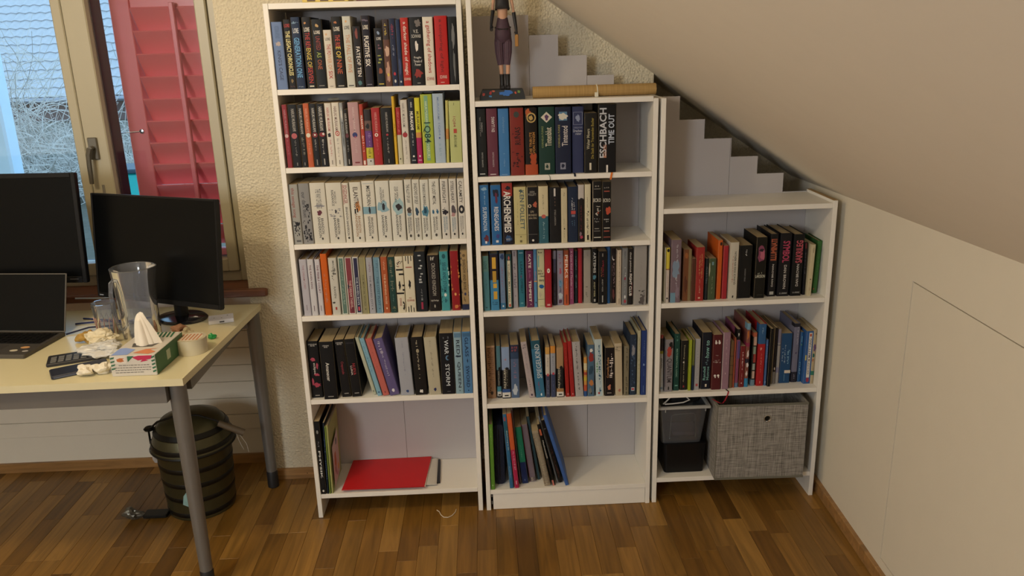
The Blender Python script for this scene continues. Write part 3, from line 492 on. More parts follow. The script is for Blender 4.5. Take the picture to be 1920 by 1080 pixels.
 (272.6,22.3,199.0,10.0,0.0,'6894ac','slim steel blue paperback',[('g','d','4c7088',0.06,0.26,0.4,0.7),('t','THE LOST PLOT','3c6078',0.34,0.86,0.32,0.65,'d'),('x','24445c',0.9,0.93,0.4,0.6),('r','98b8c8',0.02,0.98,0.82,0.97)]),
 (297.4,22.0,199.1,10.0,0.0,'b8562a','slim rust orange paperback',[('g','d','d8a080',0.06,0.24,0.4,0.7),('t','THE BURNING PAGE','e8c8a0',0.3,0.84,0.35,0.62,'d'),('r','e8c8a0',0.9,0.93,0.4,0.6)]),
 (321.5,22.4,198.2,10.0,0.0,'1f4440','dark green paperback with brown script',[('x','5c6048',0.02,0.2,0.1,0.8),('g','d','7c8068',0.06,0.62,0.25,0.7),('g','d','5c8078',0.66,0.8,0.4,0.6),('n','8c8858',0.86,0.99,0.1,0.9,12)]),
 (345.6,27.5,199.0,10.0,0.0,'ddd4b8','cream paperback patterned with black bars',[('n','1c1a18',0.0,0.2,0.0,1,10),('r','1c1a18',0.22,0.25,0.1,0.95),('r','1c1a18',0.3,0.33,0.4,1),('x','1a1818',0.42,0.6,0.25,0.6),('r','1c1a18',0.5,0.53,0.75,1),('r','1c1a18',0.58,0.61,0.75,1),('r','1c1a18',0.64,0.67,0.0,0.9),('n','1c1a18',0.72,1,0.6,1,10),('g','d','b86858',0.06,0.2,0.35,0.55),('t','SCHWAB','b86858',0.74,0.88,0.3,0.55,'d')]),
 (374.5,34.5,199.7,10.0,0.0,'ddd4b8','thick cream paperback with a black standing figure',[('r','1c1a18',0,0.09,0.2,0.28),('r','1c1a18',0,0.14,0.45,0.53),('r','1c1a18',0,0.09,0.72,0.8),('r','b86858',0.19,0.21,0.2,0.8),('x','1a1a1c',0.4,0.6,0.35,0.65),('t','V.E.','b86858',0.73,0.76,0.35,0.6,'h'),('t','SCHWAB','b86858',0.77,0.81,0.15,0.85,'h'),('r','1c1a18',0.9,1,0.2,0.28),('r','1c1a18',0.88,1,0.45,0.53),('r','1c1a18',0.92,1,0.72,0.8)]),
 (411.0,37.9,213.3,10.0,0.0,'1c2228','thick black hardback with a silver title',[('g','d','c0c4c4',0.05,0.3,0.35,0.7),('g','d','b8bcbc',0.35,0.58,0.35,0.72),('g','d','a8acac',0.62,0.82,0.45,0.6),('r','a82c4c',0.84,0.96,0.42,0.6)]),
 (455.1,38.0,199.1,10.0,0.0,'1e1a1a','black paperback with a grey gothic title',[('t','If','c8c4b8',0.03,0.09,0.3,0.65,'h'),('t','CROOKED KINGDOM','a8a498',0.14,0.72,0.35,0.68,'d'),('t','Leigh Bardugo','c8c4b8',0.79,0.83,0.15,0.85,'h'),('o','a8a498',0.88,0.94,0.42,0.55)]),
 (496.9,29.4,210.7,10.0,0.0,'3c9ca4','teal paperback with a white seal',[('o','1c5c68',0.04,0.12,0.3,0.7),('t','SIEGE AND STORM','1c5468',0.18,0.68,0.3,0.7,'d'),('o','dce8e0',0.7,0.76,0.35,0.65),('g','h','1c5468',0.79,0.86,0.25,0.75),('n','1c6c74',0.0,1,0.0,0.12,10),('n','b8d8d0',0.2,0.8,0.88,1,6)]),
 (532.8,28.0,211.1,10.0,0.0,'a01820','dark red paperback with an orange seal',[('n','d88838',0.05,0.95,0.86,1,10),('n','d88838',0.2,0.9,0,0.12,8),('o','e8a858',0.7,0.75,0.35,0.6),('x','d87838',0.89,0.98,0.2,0.85)]),
 (567.7,24.0,209.8,10.0,0.0,'a88c5c','tan paperback with a dark blue border',[('r','242c50',0.9,1,0,1),('n','2c2c40',0,0.9,0.9,1,10),('n','2c2c40',0,0.9,0,0.08,8),('o','6c5834',0.05,0.1,0.3,0.7),('t','SHADOW AND BONE','4c3c24',0.14,0.66,0.3,0.7,'d'),('o','2c3460',0.7,0.75,0.35,0.65),('g','h','6c5834',0.78,0.86,0.25,0.75)]),
]),
('L4','fifth shelf of the tall left bookcase',0.473,[
 (18.3,39.2,213.9,21.0,0.0,'161416','black hardback with a pink ribbon picture',[('t','STEPHENIE','c8c4bc',0.045,0.065,0.12,0.88,'h'),('t','MEYER','c8c4bc',0.07,0.09,0.3,0.7,'h'),('x','c0455c',0.28,0.36,0.1,0.7),('x','c0455c',0.36,0.5,0.6,0.85),('t','eclipse','e0dcd0',0.38,0.58,0.35,0.6,'d'),('x','c0455c',0.55,0.62,0.3,0.95),('x','c0455c',0.62,0.8,0.1,0.35),('x','b83c54',0.72,0.82,0.2,0.95),('r','9a968e',0.95,0.965,0.3,0.7)]),
 (64.1,48.6,216.9,3.0,0.0,'141315','thickest black paperback with a white title',[('t','STEPHENIE','c8c4bc',0.06,0.08,0.25,0.7,'h'),('t','MEYER','c8c4bc',0.085,0.105,0.35,0.6,'h'),('t','Amanecer','e4e0d4',0.36,0.68,0.35,0.6,'d'),('r','9a968e',0.945,0.96,0.3,0.7)]),
 (125.2,32.8,217.5,16.0,-2.7,'161416','black paperback with a dark red title',[('t','STEPHENIE','c8c4bc',0.045,0.065,0.12,0.88,'h'),('t','MEYER','c8c4bc',0.07,0.09,0.25,0.75,'h'),('t','Crepusculo','a83440',0.38,0.6,0.3,0.65,'d'),('r','9a968e',0.93,0.945,0.3,0.75)]),
 (160.9,34.8,218.5,15.0,-2.9,'121214','black paperback with a red and white title',[('t','STEPHENIE','44424a',0.06,0.08,0.12,0.88,'h'),('t','LUNA','e4e0d4',0.46,0.62,0.25,0.42,'d'),('t','NUEVA','b83038',0.42,0.62,0.46,0.75,'d'),('r','9a968e',0.93,0.945,0.3,0.75)]),
 (233.2,13.2,223.9,26.0,-12.3,'bdbfa2','thin pale green hardback leaning left',[('x','2c2c2c',0.92,0.96,0.3,0.6)]),
 (251.6,16.4,224.6,13.0,-12.4,'7fb4cc','thin sky blue hardback leaning left',[('g','d','5c8cac',0.06,0.6,0.3,0.6),('x','2c4c88',0.92,0.96,0.3,0.7)]),
 (271.2,22.9,222.2,12.0,-12.4,'cc6458','coral hardback leaning left',[('g','d','a85048',0.06,0.6,0.4,0.6),('x','7c3440',0.92,0.96,0.35,0.6)]),
 (296.7,33.5,220.2,11.0,-12.1,'64588e','purple hardback leaning left with white lettering',[('g','d','c8c4d0',0.05,0.2,0.35,0.6),('o','a8a0b8',0.21,0.27,0.35,0.65),('g','d','b8b4c8',0.28,0.66,0.4,0.6),('x','e8e4e8',0.88,0.96,0.3,0.65)]),
 (335.1,46.9,217.8,10.0,-2.5,'a7abb6','thick grey-blue hardback',[('g','d','8c90a0',0.05,0.18,0.45,0.58),('g','d','888c9c',0.25,0.65,0.45,0.55),('x','34508c',0.9,0.96,0.4,0.65)]),
 (386.9,42.3,218.3,8.0,-1.6,'1a1614','thick black hardback with thin cream lettering',[('g','d','c8bc9c',0.05,0.17,0.4,0.55),('o','a89c7c',0.2,0.27,0.38,0.62),('g','d','c8bc9c',0.28,0.72,0.42,0.56),('x','e8e4dc',0.9,0.97,0.35,0.7)]),
 (435.3,43.6,216.7,7.0,-2.3,'bdb598','thick cream hardback with thin brown lettering',[('g','d','98907c',0.05,0.18,0.42,0.55),('g','d','8c8470',0.24,0.7,0.44,0.56),('x','2c3468',0.88,0.95,0.4,0.65)]),
 (481.0,47.7,229.7,6.0,0.0,'16161c','black paperback with large white lettering',[('g','h','5c6068',0.04,0.09,0.25,0.75),('t','WAR','d4dce0',0.11,0.34,0.35,0.65,'d'),('o','5c88b0',0.36,0.44,0.4,0.7),('o','16161c',0.37,0.43,0.5,0.75),('t','STORM','d4dce0',0.5,0.86,0.35,0.65,'d'),('r','55565a',0.95,0.965,0.4,0.65)]),
 (530.8,28.2,233.2,5.0,0.0,'8eb0c0','pale blue paperback with dark capital lettering',[('r','5c88a8',0.02,0.09,0.1,0.9),('t','RED','1e2c3c',0.13,0.36,0.3,0.72,'d'),('x','24344c',0.37,0.41,0.1,0.9),('t','QUEEN','1e2c3c',0.48,0.9,0.3,0.72,'d'),('x','3c5468',0.94,0.96,0.4,0.6)]),
 (560.4,30.3,233.0,5.0,0.0,'4c84b8','blue paperback with navy capital lettering',[('r','3c6c98',0.02,0.08,0.1,0.9),('t','GLASS','1c2c4c',0.09,0.4,0.3,0.7,'d'),('x','1c2c4c',0.43,0.5,0.45,0.6),('t','SWORD','1c2c4c',0.55,0.9,0.3,0.7,'d'),('x','1c2c4c',0.94,0.96,0.4,0.6)]),
]),
('M1','top shelf of the middle bookcase',1.244,[
 (639.8,32.1,219.5,10.0,0.0,'1a1c1c','black hardback with thin white lettering',[('t','LOS JUEGOS DEL','8c8c88',0.12,0.4,0.35,0.5,'u'),('t','HAMBRE','a8a8a4',0.2,0.34,0.52,0.64,'u'),('t','SUZANNE COLLINS','a8a8a4',0.64,0.86,0.45,0.6,'u'),('r','c8c8c4',0.955,0.97,0.2,0.75)]),
 (673.6,35.0,218.4,10.0,0.0,'6c3244','plum hardback with white lettering',[('t','EN LLAMAS','dcd4d4',0.12,0.34,0.45,0.75,'u'),('t','SUZANNE COLLINS','c0aeb4',0.64,0.86,0.45,0.6,'u'),('r','c8b8bc',0.965,0.98,0.2,0.75)]),
 (711.6,34.3,217.2,10.0,0.0,'3a7cc0','bright blue hardback with faint lettering',[('t','SINSAJO','6c9cd0',0.12,0.36,0.4,0.6,'u'),('g','u','6c9cd0',0.66,0.86,0.42,0.58),('r','7ca8d8',0.975,0.985,0.2,0.75)]),
 (749.3,44.9,217.6,10.0,0.0,'8a2a20','red-brown paperback with a grey seal',[('o','3c4440',0.05,0.14,0.28,0.68),('t','RUNAS','1e1414',0.28,0.54,0.35,0.75,'u'),('n','4c1414',0.1,0.95,0.05,0.95,14),('g','u','1e1010',0.66,0.88,0.4,0.6)]),
 (797.6,40.8,216.8,10.0,0.0,'17120e','black hardback with an orange ring emblem and flames',[('x','c45a28',-0.0,0.16,0,0.55),('o','c8a458',0.07,0.22,0.15,0.9),('o','17120e',0.09,0.2,0.25,0.8),('x','c8a458',0.1,0.2,0.3,0.7),('t','DIE TRIBUTE','c88c3c',0.36,0.68,0.35,0.55,'u'),('t','VON PANEM','c88c3c',0.36,0.68,0.6,0.8,'u'),('r','b84820',0.84,1,0,1),('x','b84820',0.64,0.9,0.3,1)]),
 (842.2,52.8,218.0,10.0,0.0,'173c34','dark green hardback with a cream fairy picture',[('y','d8d0bc',0.07,0.23,0.15,0.85),('x','5c3c68',0.1,0.2,0.35,0.65),('t','CORNELIA FUNKE','8c9c58',0.28,0.6,0.18,0.3,'u'),('t','Tintenblut','dcd4bc',0.3,0.58,0.42,0.8,'u'),('r','a8a898',0.83,0.93,0.35,0.68),('x','173c34',0.84,0.92,0.4,0.62)]),
 (896.4,52.5,216.4,10.0,0.0,'1c2440','navy hardback with a pale blue fairy picture',[('r','5c8cb0',0.07,0.2,0.25,0.75),('x','d8d4c4',0.08,0.2,0.15,0.85),('t','CORNELIA FUNKE','a8a458',0.26,0.6,0.18,0.3,'u'),('t','Tintentod','dcd4d0',0.28,0.58,0.42,0.78,'u'),('r','8c90a4',0.83,0.93,0.3,0.64),('x','1c2440',0.84,0.92,0.36,0.58)]),
 (952.7,38.4,215.5,20.0,0.0,'343c66','slate blue hardback with a framed star',[('r','8c94b0',0.08,0.27,0.1,0.9),('r','343c66',0.085,0.265,0.14,0.86),('x','8c98b8',0.11,0.24,0.28,0.72),('t','CORNELIA FUNKE','8c94b0',0.3,0.325,0.1,0.9,'h'),('t','Drachen-','c0c4d0',0.34,0.38,0.1,0.9,'h'),('t','reiter','c0c4d0',0.39,0.42,0.3,0.8,'h')]),
 (991.9,41.7,194.5,10.0,0.0,'1b1a18','shorter black paperback with gold lettering',[('t','Walter Moers','c8c0a0',0.26,0.6,0.18,0.42,'u'),('t','Die Stadt der Traumenden Bucher','a89438',0.08,0.76,0.52,0.74,'u'),('r','dcd4bc',0.83,0.95,0.4,0.55)]),
 (1037.0,60.2,220.1,10.0,0.0,'161618','thickest black paperback with huge silver lettering',[('t','ESCHBACH','c8ccd4',0.05,0.78,0.08,0.46,'u'),('t','ES','c88868',0.58,0.78,0.3,0.46,'u'),('t','TIME OUT','c0cce0',0.14,0.58,0.56,0.88,'u'),('r','e4e0d8',0.89,1,0.45,0.55)]),
]),
('M2','second shelf of the middle bookcase',1.011,[
 (641.3,31.1,204.8,8.0,0.0,'2c70b0','blue paperback with slanted white title',[('x','88b4d4',0.03,0.1,0.1,0.9),('g','d','9cc0dc',0.1,0.32,0.5,0.62),('t','SUPERNOVA','d0dce4',0.36,0.76,0.3,0.72,'d'),('x','702c38',0.82,0.96,0.3,0.9),('r','dcdce0',0.93,0.97,0.45,0.65)]),
 (678.2,34.2,203.5,8.0,0.0,'2468ac','blue paperback with red figures and white title',[('x','1c2438',0.04,0.22,0.1,0.9),('x','6c2c48',0.1,0.34,0.4,0.7),('t','RENEGADES','e0e0e0',0.36,0.76,0.3,0.72,'d'),('x','44408c',0.8,0.9,0.4,0.8),('r','dcdce0',0.92,0.96,0.4,0.65)]),
 (716.1,34.9,208.9,8.0,0.0,'1e1c28','dark paperback with huge white title and red top',[('r','a83028',0,0.21,0,1),('x','1c1c28',0.04,0.12,0.3,0.9),('t','ARCHENEMIES','e8e4dc',0.13,0.8,0.15,0.82,'d'),('x','2c5488',0.83,0.97,0.15,0.9),('t','MEYER','a8acb0',0.9,0.93,0.3,0.7,'h')]),
 (755.0,42.0,194.2,8.0,0.0,'c9bd80','thick pale yellow paperback with tall blue lettering',[('x','4c6050',0.03,0.1,0.4,0.7),('t','KEN FOLLETT','3c5c6c',0.06,0.74,0.48,0.82,'d'),('g','d','98905c',0.25,0.66,0.25,0.33),('r','88804c',0.83,0.835,0.05,0.95),('r','6c6440',0.86,0.88,0.45,0.55),('r','6c6440',0.93,0.97,0.42,0.6)]),
 (798.4,37.3,192.7,8.0,0.0,'19181a','black paperback with cream edges and rosy ring',[('r','c8bc8c',0,1,-0.0,0.07),('t','KEN','a8a498',0.07,0.1,0.3,0.7,'h'),('t','FOLLETT','a8a498',0.11,0.15,0.15,0.85,'h'),('o','d8c8a8',0.3,0.36,0.1,0.4),('o','19181a',0.31,0.35,0.17,0.33),('x','c05c40',0.24,0.37,0.5,0.95),('t','UN','b8a888',0.41,0.45,0.3,0.6,'h'),('t','MUNDO','b8a888',0.47,0.51,0.12,0.88,'h'),('t','SIN FIN','b8a888',0.53,0.56,0.15,0.85,'h'),('r','88847c',0.83,0.835,0.1,0.9),('o','e0dcd0',0.92,0.96,0.4,0.6)]),
 (837.7,32.6,194.0,8.0,0.0,'d2c49c','slim paperback cream above and teal below',[('r','2c6474',0.52,1,0,1),('g','d','8c8468',0.14,0.4,0.4,0.55),('o','c85c50',0.49,0.56,0.28,0.72),('g','d','8cb0b8',0.62,0.92,0.4,0.6)]),
 (873.4,38.4,189.5,8.0,0.0,'18181a','black hardback with thin white lettering',[('r','d0ccc4',0.02,0.16,0.4,0.55),('g','d','8c6858',0.18,0.34,0.45,0.55),('t','STIEG LARSSON','98948c',0.4,0.68,0.43,0.57,'d')]),
 (913.1,21.1,184.7,8.0,0.0,'ccc09a','slim cream paperback with tiny dark lettering',[('g','d','6c6450',0.05,0.16,0.35,0.6),('g','d','8c8468',0.56,0.74,0.4,0.55),('o','2c2c24',0.73,0.76,0.4,0.6),('g','d','98906c',0.77,0.92,0.4,0.55)]),
 (936.2,33.3,189.6,8.0,0.0,'1b2a46','navy hardback with a small red square',[('g','u','dcdcdc',0.18,0.42,0.35,0.5),('g','u','dcdcdc',0.28,0.42,0.55,0.68),('r','cc4840',0.43,0.49,0.3,0.75),('r','6c7894',0.5,0.54,0.35,0.7),('g','u','5c88a8',0.6,0.7,0.35,0.5),('g','u','5c88a8',0.6,0.72,0.6,0.7)]),
 (970.9,19.7,195.1,8.0,0.0,'1e1618','slim black paperback with white top and red lettering',[('r','c0b8b4',0,0.25,0,1),('x','1e1618',0.22,0.28,0.1,0.9),('g','d','803038',0.36,0.8,0.35,0.65),('x','c03c5c',0.88,0.95,0.2,0.8),('x','88707c',0.82,0.9,0.1,0.6)]),
 (992.7,20.4,195.4,8.0,0.0,'d8ceac','slim cream paperback with dark spaced title',[('g','d','5c5444',0.18,0.4,0.35,0.5),('o','2c2820',0.46,0.49,0.45,0.65),('g','d','3c382c',0.5,0.78,0.3,0.6),('r','5c5444',0.8,0.86,0.42,0.5),('r','242018',0.88,0.97,0.35,0.65)]),
 (1018.6,31.3,204.5,8.0,0.0,'171414','black paperback with scattered cream splinters',[('r','c8b898',0,1,0,0.05),('g','h','c8c4b8',0.07,0.09,0.25,0.7),('r','8c887c',0.12,0.13,0.15,0.85),('t','ECKO','e4e0d0',0.28,0.34,0.1,0.9,'h'),('n','d0ccc0',0.4,0.58,0.15,0.95,12),('x','a84c2c',0.5,0.54,0.5,0.7),('g','h','b8b8b4',0.61,0.64,0.18,0.8),('g','h','b8b8b4',0.65,0.68,0.25,0.75),('r','a8a49c',0.78,0.79,0.2,0.7),('r','88847c',0.82,0.83,0.15,0.8),('r','c8c4b8',0.925,0.94,0.15,0.9)]),
 (1051.3,30.0,202.4,8.0,0.0,'171414','black paperback with an orange blotch',[('g','h','c8c4b8',0.09,0.11,0.2,0.75),('r','a04838',0.15,0.17,0.2,0.8),('t','ECKO','e4e0d0',0.28,0.34,0.1,0.9,'h'),('x','c84c30',0.4,0.56,0.35,0.98),('g','h','b8b8b4',0.61,0.64,0.18,0.8),('g','h','b8b8b4',0.65,0.68,0.25,0.75),('r','c8c4b8',0.77,0.785,0.2,0.85),('r','a04838',0.82,0.84,0.2,0.8),('r','a85040',0.925,0.94,0.15,0.9)]),
]),
('M3','third shelf of the middle bookcase',0.776,[
 (641.2,22.3,196.0,15.0,0.0,'5c9088','slim sage green paperback',[('r','4c8a94',0.28,1,0,1),('t','LOVE','2c5c5c',0.1,0.24,0.25,0.7,'d'),('g','d','3c6c70',0.34,0.6,0.35,0.6),('r','2c5458',0.93,0.95,0.3,0.6)]),
 (666.7,29.5,202.1,16.0,0.0,'3a88b8','blue hardback with dark top and a yellow tape title',[('r','241c2c',0,0.46,0,1),('g','d','1c1410',0.08,0.3,0.34,0.62),('r','e0ac30',0.06,0.26,0.28,0.72),('r','c8982c',0.3,0.5,0.3,0.72),('r','e0ac30',0.52,0.6,0.34,0.76),('r','d8a42c',0.66,0.8,0.36,0.78),('g','h','1c4460',0.84,0.87,0.2,0.85),('g','h','1c4460',0.88,0.9,0.2,0.85)]),
 (700.4,17.8,200.7,23.0,0.0,'6c88ac','slim grey-blue paperback',[('x','2c4474',0.0,0.12,0.1,0.9),('g','d','a04c68',0.24,0.6,0.3,0.6),('g','d','506c94',0.65,0.85,0.4,0.6),('r','3474a0',0.88,1,0,1),('y','d8e0e4',0.92,0.96,0.3,0.7)]),
 (722.6,19.8,196.9,28.0,0.0,'1c4c54','slim dark teal paperback with a cream pencil',[('r','d8d0b0',0.12,0.97,0.25,0.75),('y','c85c50',0.03,0.12,0.35,0.7),('g','d','3c3830',0.18,0.48,0.35,0.62),('t','MATT HAIG','2c2c28',0.5,0.88,0.35,0.62,'d'),('r','c84838',0.91,0.96,0.35,0.68)]),
 (745.0,17.2,206.7,36.0,0.0,'a9a2a8','slim pale grey paperback with scrawled lettering',[('r','55505c',0.02,0.1,0.35,0.5),('g','d','5c4c60',0.2,0.68,0.25,0.75),('r','77707c',0.78,0.8,0.4,0.55),('r','8c8890',0.88,0.94,0.4,0.5)]),
 (764.5,22.2,205.8,42.0,0.0,'26788c','teal paperback with dark lettering',[('r','8cb8c4',0.04,0.06,0.2,0.8),('t','LEAH','123c4c',0.2,0.42,0.35,0.68,'d'),('x','6c4c74',0.43,0.5,0.3,0.6),('t','OFFBEAT','123c4c',0.5,0.76,0.35,0.7,'d'),('r','6ca8b4',0.92,0.94,0.3,0.7)]),
 (791.3,25.8,203.5,34.0,0.0,'6c2a54','purple hardback with large white lettering',[('r','c8b0a8',0,1,-0.0,0.04),('t','KATE','e8dcd4',0.06,0.3,0.35,0.68,'d'),('t','&','a0648c',0.33,0.38,0.35,0.65,'d'),('x','9c5480',0.36,0.5,0.4,0.6),('t','TEMPEST','e8dcd4',0.52,0.9,0.35,0.68,'d'),('y','c8a0a8',0.93,0.96,0.5,0.65)]),
 (818.1,11.6,209.1,34.0,0.0,'4c8cc0','slim light blue paperback with an orange line',[('g','d','2c5c98',0.05,0.2,0.4,0.6),('g','d','b87c94',0.38,0.54,0.3,0.7),('r','d89850',0.54,0.56,0.05,0.95),('x','1c2c4c',0.9,0.94,0.3,0.7)]),
 (831.0,25.2,206.3,34.0,0.0,'cbc99c','pale yellow paperback with blue and black scrawl',[('g','h','3c3c34',0.03,0.06,0.12,0.88),('r','7cb0a8',0.1,0.3,0.08,0.25),('t',"It's",'2c3838',0.34,0.38,0.1,0.6,'h'),('t','kind of','2c3838',0.39,0.43,0.1,0.8,'h'),('t','a funny','2c3838',0.44,0.48,0.3,0.95,'h'),('t','story','2c3838',0.51,0.56,0.2,0.9,'h'),('x','1c68ac',0.59,0.68,0.1,0.95),('y','c0b89c',0.72,0.84,0.1,0.5),('r','3c3c34',0.86,0.865,0.0,0.9),('r','8c8870',0.975,0.98,0.2,0.8)]),
 (856.9,22.5,207.3,26.0,0.0,'b01c28','bright red hardback with a cream button',[('o','e8dcd0',0.32,0.4,0.3,0.75),('o','8c4038',0.35,0.37,0.42,0.62),('r','e0a8a4',0.94,0.97,0.25,0.72)]),
 (884.5,12.7,197.7,47.0,0.0,'2e2838','slim dark violet paperback',[('r','88889c',0,0.15,0,1),('r','4c4c68',0.15,0.4,0.2,0.9),('g','d','6c6c78',0.6,0.9,0.4,0.6)]),
 (900.5,22.0,197.1,47.0,0.0,'9690a4','slim mauve paperback with marbled pink and blue',[('g','d','a04868',0.06,0.26,0.3,0.65),('x','b8506c',0.3,0.45,0.3,0.7),('x','6c9cc4',0.5,0.7,0.15,0.9),('g','d','2c3c58',0.55,0.88,0.35,0.7),('x','b8c8d4',0.75,0.9,0.1,0.9),('x','5c3c58',0.88,0.98,0.1,0.8)]),
 (923.9,16.6,198.5,42.0,0.0,'d0562c','slim orange paperback with a chunky white title',[('r','a84c28',0,0.1,0,1),('t','PERKS','f0e8d8',0.08,0.5,0.2,0.78,'d'),('g','d','e8b898',0.52,0.76,0.35,0.6),('r','8c3c20',0.8,0.97,0.3,0.65)]),
 (942.4,16.7,201.8,53.0,0.0,'a04470','slim magenta paperback with pink lettering',[('t','A Quiet Kind of Thunder','e8c0cc',0.04,0.68,0.25,0.7,'d'),('t','Sara Barnard','d8a8bc',0.7,0.9,0.35,0.6,'d')]),
 (962.6,10.7,190.5,60.0,0.0,'1b2a30','slim black paperback',[('g','d','6c8c90',0.1,0.36,0.3,0.7),('x','4c7c74',0.44,0.52,0.3,0.7),('g','d','6c8c90',0.58,0.7,0.3,0.7)]),
 (975.3,14.1,198.8,60.0,0.0,'b82430','slim scarlet hardback',[('r','7c1c24',0,1,0.8,1)]),
 (994.7,25.5,192.7,60.0,0.0,'a39c90','plain grey-beige paperback',[('g','d','8c7070',0.04,0.12,0.45,0.6),('g','d','6c645c',0.68,0.9,0.25,0.55)]),
 (1022.0,18.7,197.8,53.0,0.0,'17181a','black paperback with a tall white title',[('t','ARTEMIS','dcdcd4',0.06,0.44,0.3,0.75,'d'),('x','4c88a0',0.46,0.57,0.15,0.85),('t','ANDY WEIR','c0b888',0.6,0.88,0.35,0.65,'d'),('r','b8b4a8',0.92,0.97,0.4,0.7)]),
 (1043.1,30.0,191.9,37.0,0.0,'131316','thick black paperback with small red lettering',[('r','88847c',0.04,0.1,0.42,0.55),('g','d','a8243c',0.17,0.48,0.45,0.62),('g','d','b86838',0.3,0.48,0.3,0.42),('t','ANDY WEIR','a8a8a4',0.52,0.76,0.4,0.55,'d'),('r','a8a8a4',0.83,0.96,0.42,0.55)]),
 (1075.7,10.0,204.5,45.0,0.0,'28609c','slim tall blue hardback',[('r','1c4478',0.05,0.95,0.35,0.7)]),
 (1087.3,18.7,198.5,47.0,0.0,'201518','dark maroon paperback with pale lettering',[('o','d8d0cc',0.1,0.22,0.25,0.8),('o','201518',0.08,0.2,0.3,0.95),('g','d','a88c94',0.26,0.7,0.5,0.75),('g','d','886870',0.3,0.5,0.25,0.42),('x','6c3838',0.72,0.96,0.3,0.8)]),
 (1106.8,14.6,197.7,23.0,0.0,'cbb8a0','slim cream paperback with tiny brown lettering',[('g','d','887460',0.05,0.8,0.4,0.55),('r','5c4c40',0.88,0.98,0.42,0.52)]),
 (1123.1,19.2,205.2,17.0,0.0,'7c8082','slim grey paperback with a pink dot',[('g','d','4c5054',0.06,0.18,0.35,0.6),('n','dcdcdc',0.25,0.5,0.4,0.7,4),('x','a02c48',0.5,0.56,0.3,0.65),('g','d','a8acac',0.6,0.78,0.4,0.6),('o','e0e0dc',0.82,0.88,0.35,0.65),('o','b83848',0.9,0.96,0.3,0.72)]),
 (1144.3,15.9,201.1,21.0,0.0,'1a1718','slim black paperback with a jagged white title',[('t','chuck palahniuk','d0ccc4',0.06,0.42,0.2,0.7,'d'),('t','FIGHT CLUB','e8e0d8',0.44,0.84,0.25,0.8,'d'),('r','8c3834',0.6,0.84,0.82,0.9)]),
 (1163.2,43.7,212.5,12.0,0.0,'9c9894','thick silver grey book with a dark floral corner',[('g','d','88847f',0.25,0.7,0.52,0.58),('n','4c4848',0.72,1,0.3,0.95,24),('x','5c5656',0.82,1,0.45,0.9)]),
]),
('M4','fourth shelf of the middle bookcase',0.430,[
 (642.5,31.0,203.7,47.0,0.0,'a67c58','brown paperback with outlined lettering',[('r','c8a078',0,0.03,0,1),('g','u','6c4834',0.04,0.9,0.15,0.5),('g','u','8c6448',0.04,0.9,0.55,0.85),('o','3c3028',0.86,0.93,0.35,0.68)]),
 (678.2,15.3,200.7,51.0,0.0,'578a94','slim teal paperback with a black wave',[('r','16181a',0.46,0.78,0,1),('x','16181a',0.38,0.5,0.3,1),('t','PHILIP PULLMAN','b8b09c',0.48,0.76,0.25,0.6,'u'),('r','4c98ac',0.78,0.88,0,1),('r','dcd8d0',0.88,0.97,0,1),('r','1c1c1c',0.93,0.955,0.2,0.8),('r','16181a',0.97,1,0,1)]),
 (696.6,29.0,198.8,42.0,0.0,'8aa4cc','light blue paperback with black lower half',[('r','16181a',0.44,0.82,0,1),('x','16181a',0.38,0.5,0.3,1),('g','h','c07c70',0.22,0.26,0.25,0.6),('t','PHILIP PULLMAN','d8d0b8',0.42,0.8,0.2,0.5,'u'),('g','u','98947c',0.44,0.76,0.56,0.68),('r','2c549c',0.82,0.88,0,1),('r','dcd8d0',0.88,0.98,0,1),('r','1c1c1c',0.93,0.955,0.25,0.75),('r','16181a',0.98,1,0,1)]),
 (728.7,30.0,204.7,44.0,0.0,'50688e','blue paperback of sea and cloud with red top lettering',[('r','2c3450',0,0.2,0,1),('g','h','a84c4c',0.03,0.07,0.15,0.85),('g','h','a84c4c',0.08,0.12,0.15,0.85),('r','2c4468',0.14,0.26,0,1),('g','d','8c6c88',0.26,0.66,0.35,0.68),('x','b8c4d0',0.72,0.98,0.1,0.9)]),
 (793.0,21.8,217.7,38.0,-7.2,'b5a6a8','pale pinkish-grey paperback leaning left',[('g','h','4c4048',0.05,0.08,0.2,0.8),('g','h','4c4048',0.09,0.12,0.2,0.8),('g','d','8c7c88',0.12,0.6,0.4,0.6),('g','d','3c3438',0.66,0.88,0.4,0.6),('o','44304c',0.93,0.97,0.35,0.65)]),
 (818.2,32.5,219.4,37.0,-4.3,'33749a','blue hardback with a wide silver outlined title',[('r','1c5468',0,0.14,0,1),('t','SPIEGELKIND','c8d4d8',0.06,0.66,0.35,0.88,'u'),('g','u','a83c50',0.7,0.88,0.35,0.55),('x','d8e4e8',0.92,0.98,0.5,0.7)]),
 (854.1,14.7,194.3,36.0,0.0,'3c4462','slim paperback in yellow white and slate sections',[('r','d8a048',0,0.14,0,1),('r','cfc4b4',0.14,0.55,0,1),('g','u','5c5448',0.2,0.4,0.4,0.6),('o','c84c50',0.52,0.58,0.2,0.8),('g','u','8c94a8',0.66,0.94,0.3,0.7)]),
 (872.1,17.3,198.1,36.0,0.0,'3c4668','slim paperback in orange grey and slate sections',[('r','dc8c2c',0,0.14,0,1),('r','9ca0ac',0.14,0.55,0,1),('g','u','4c5058',0.2,0.38,0.4,0.6),('o','c83c50',0.51,0.56,0.3,0.75),('g','u','6c789c',0.68,0.9,0.4,0.6)]),
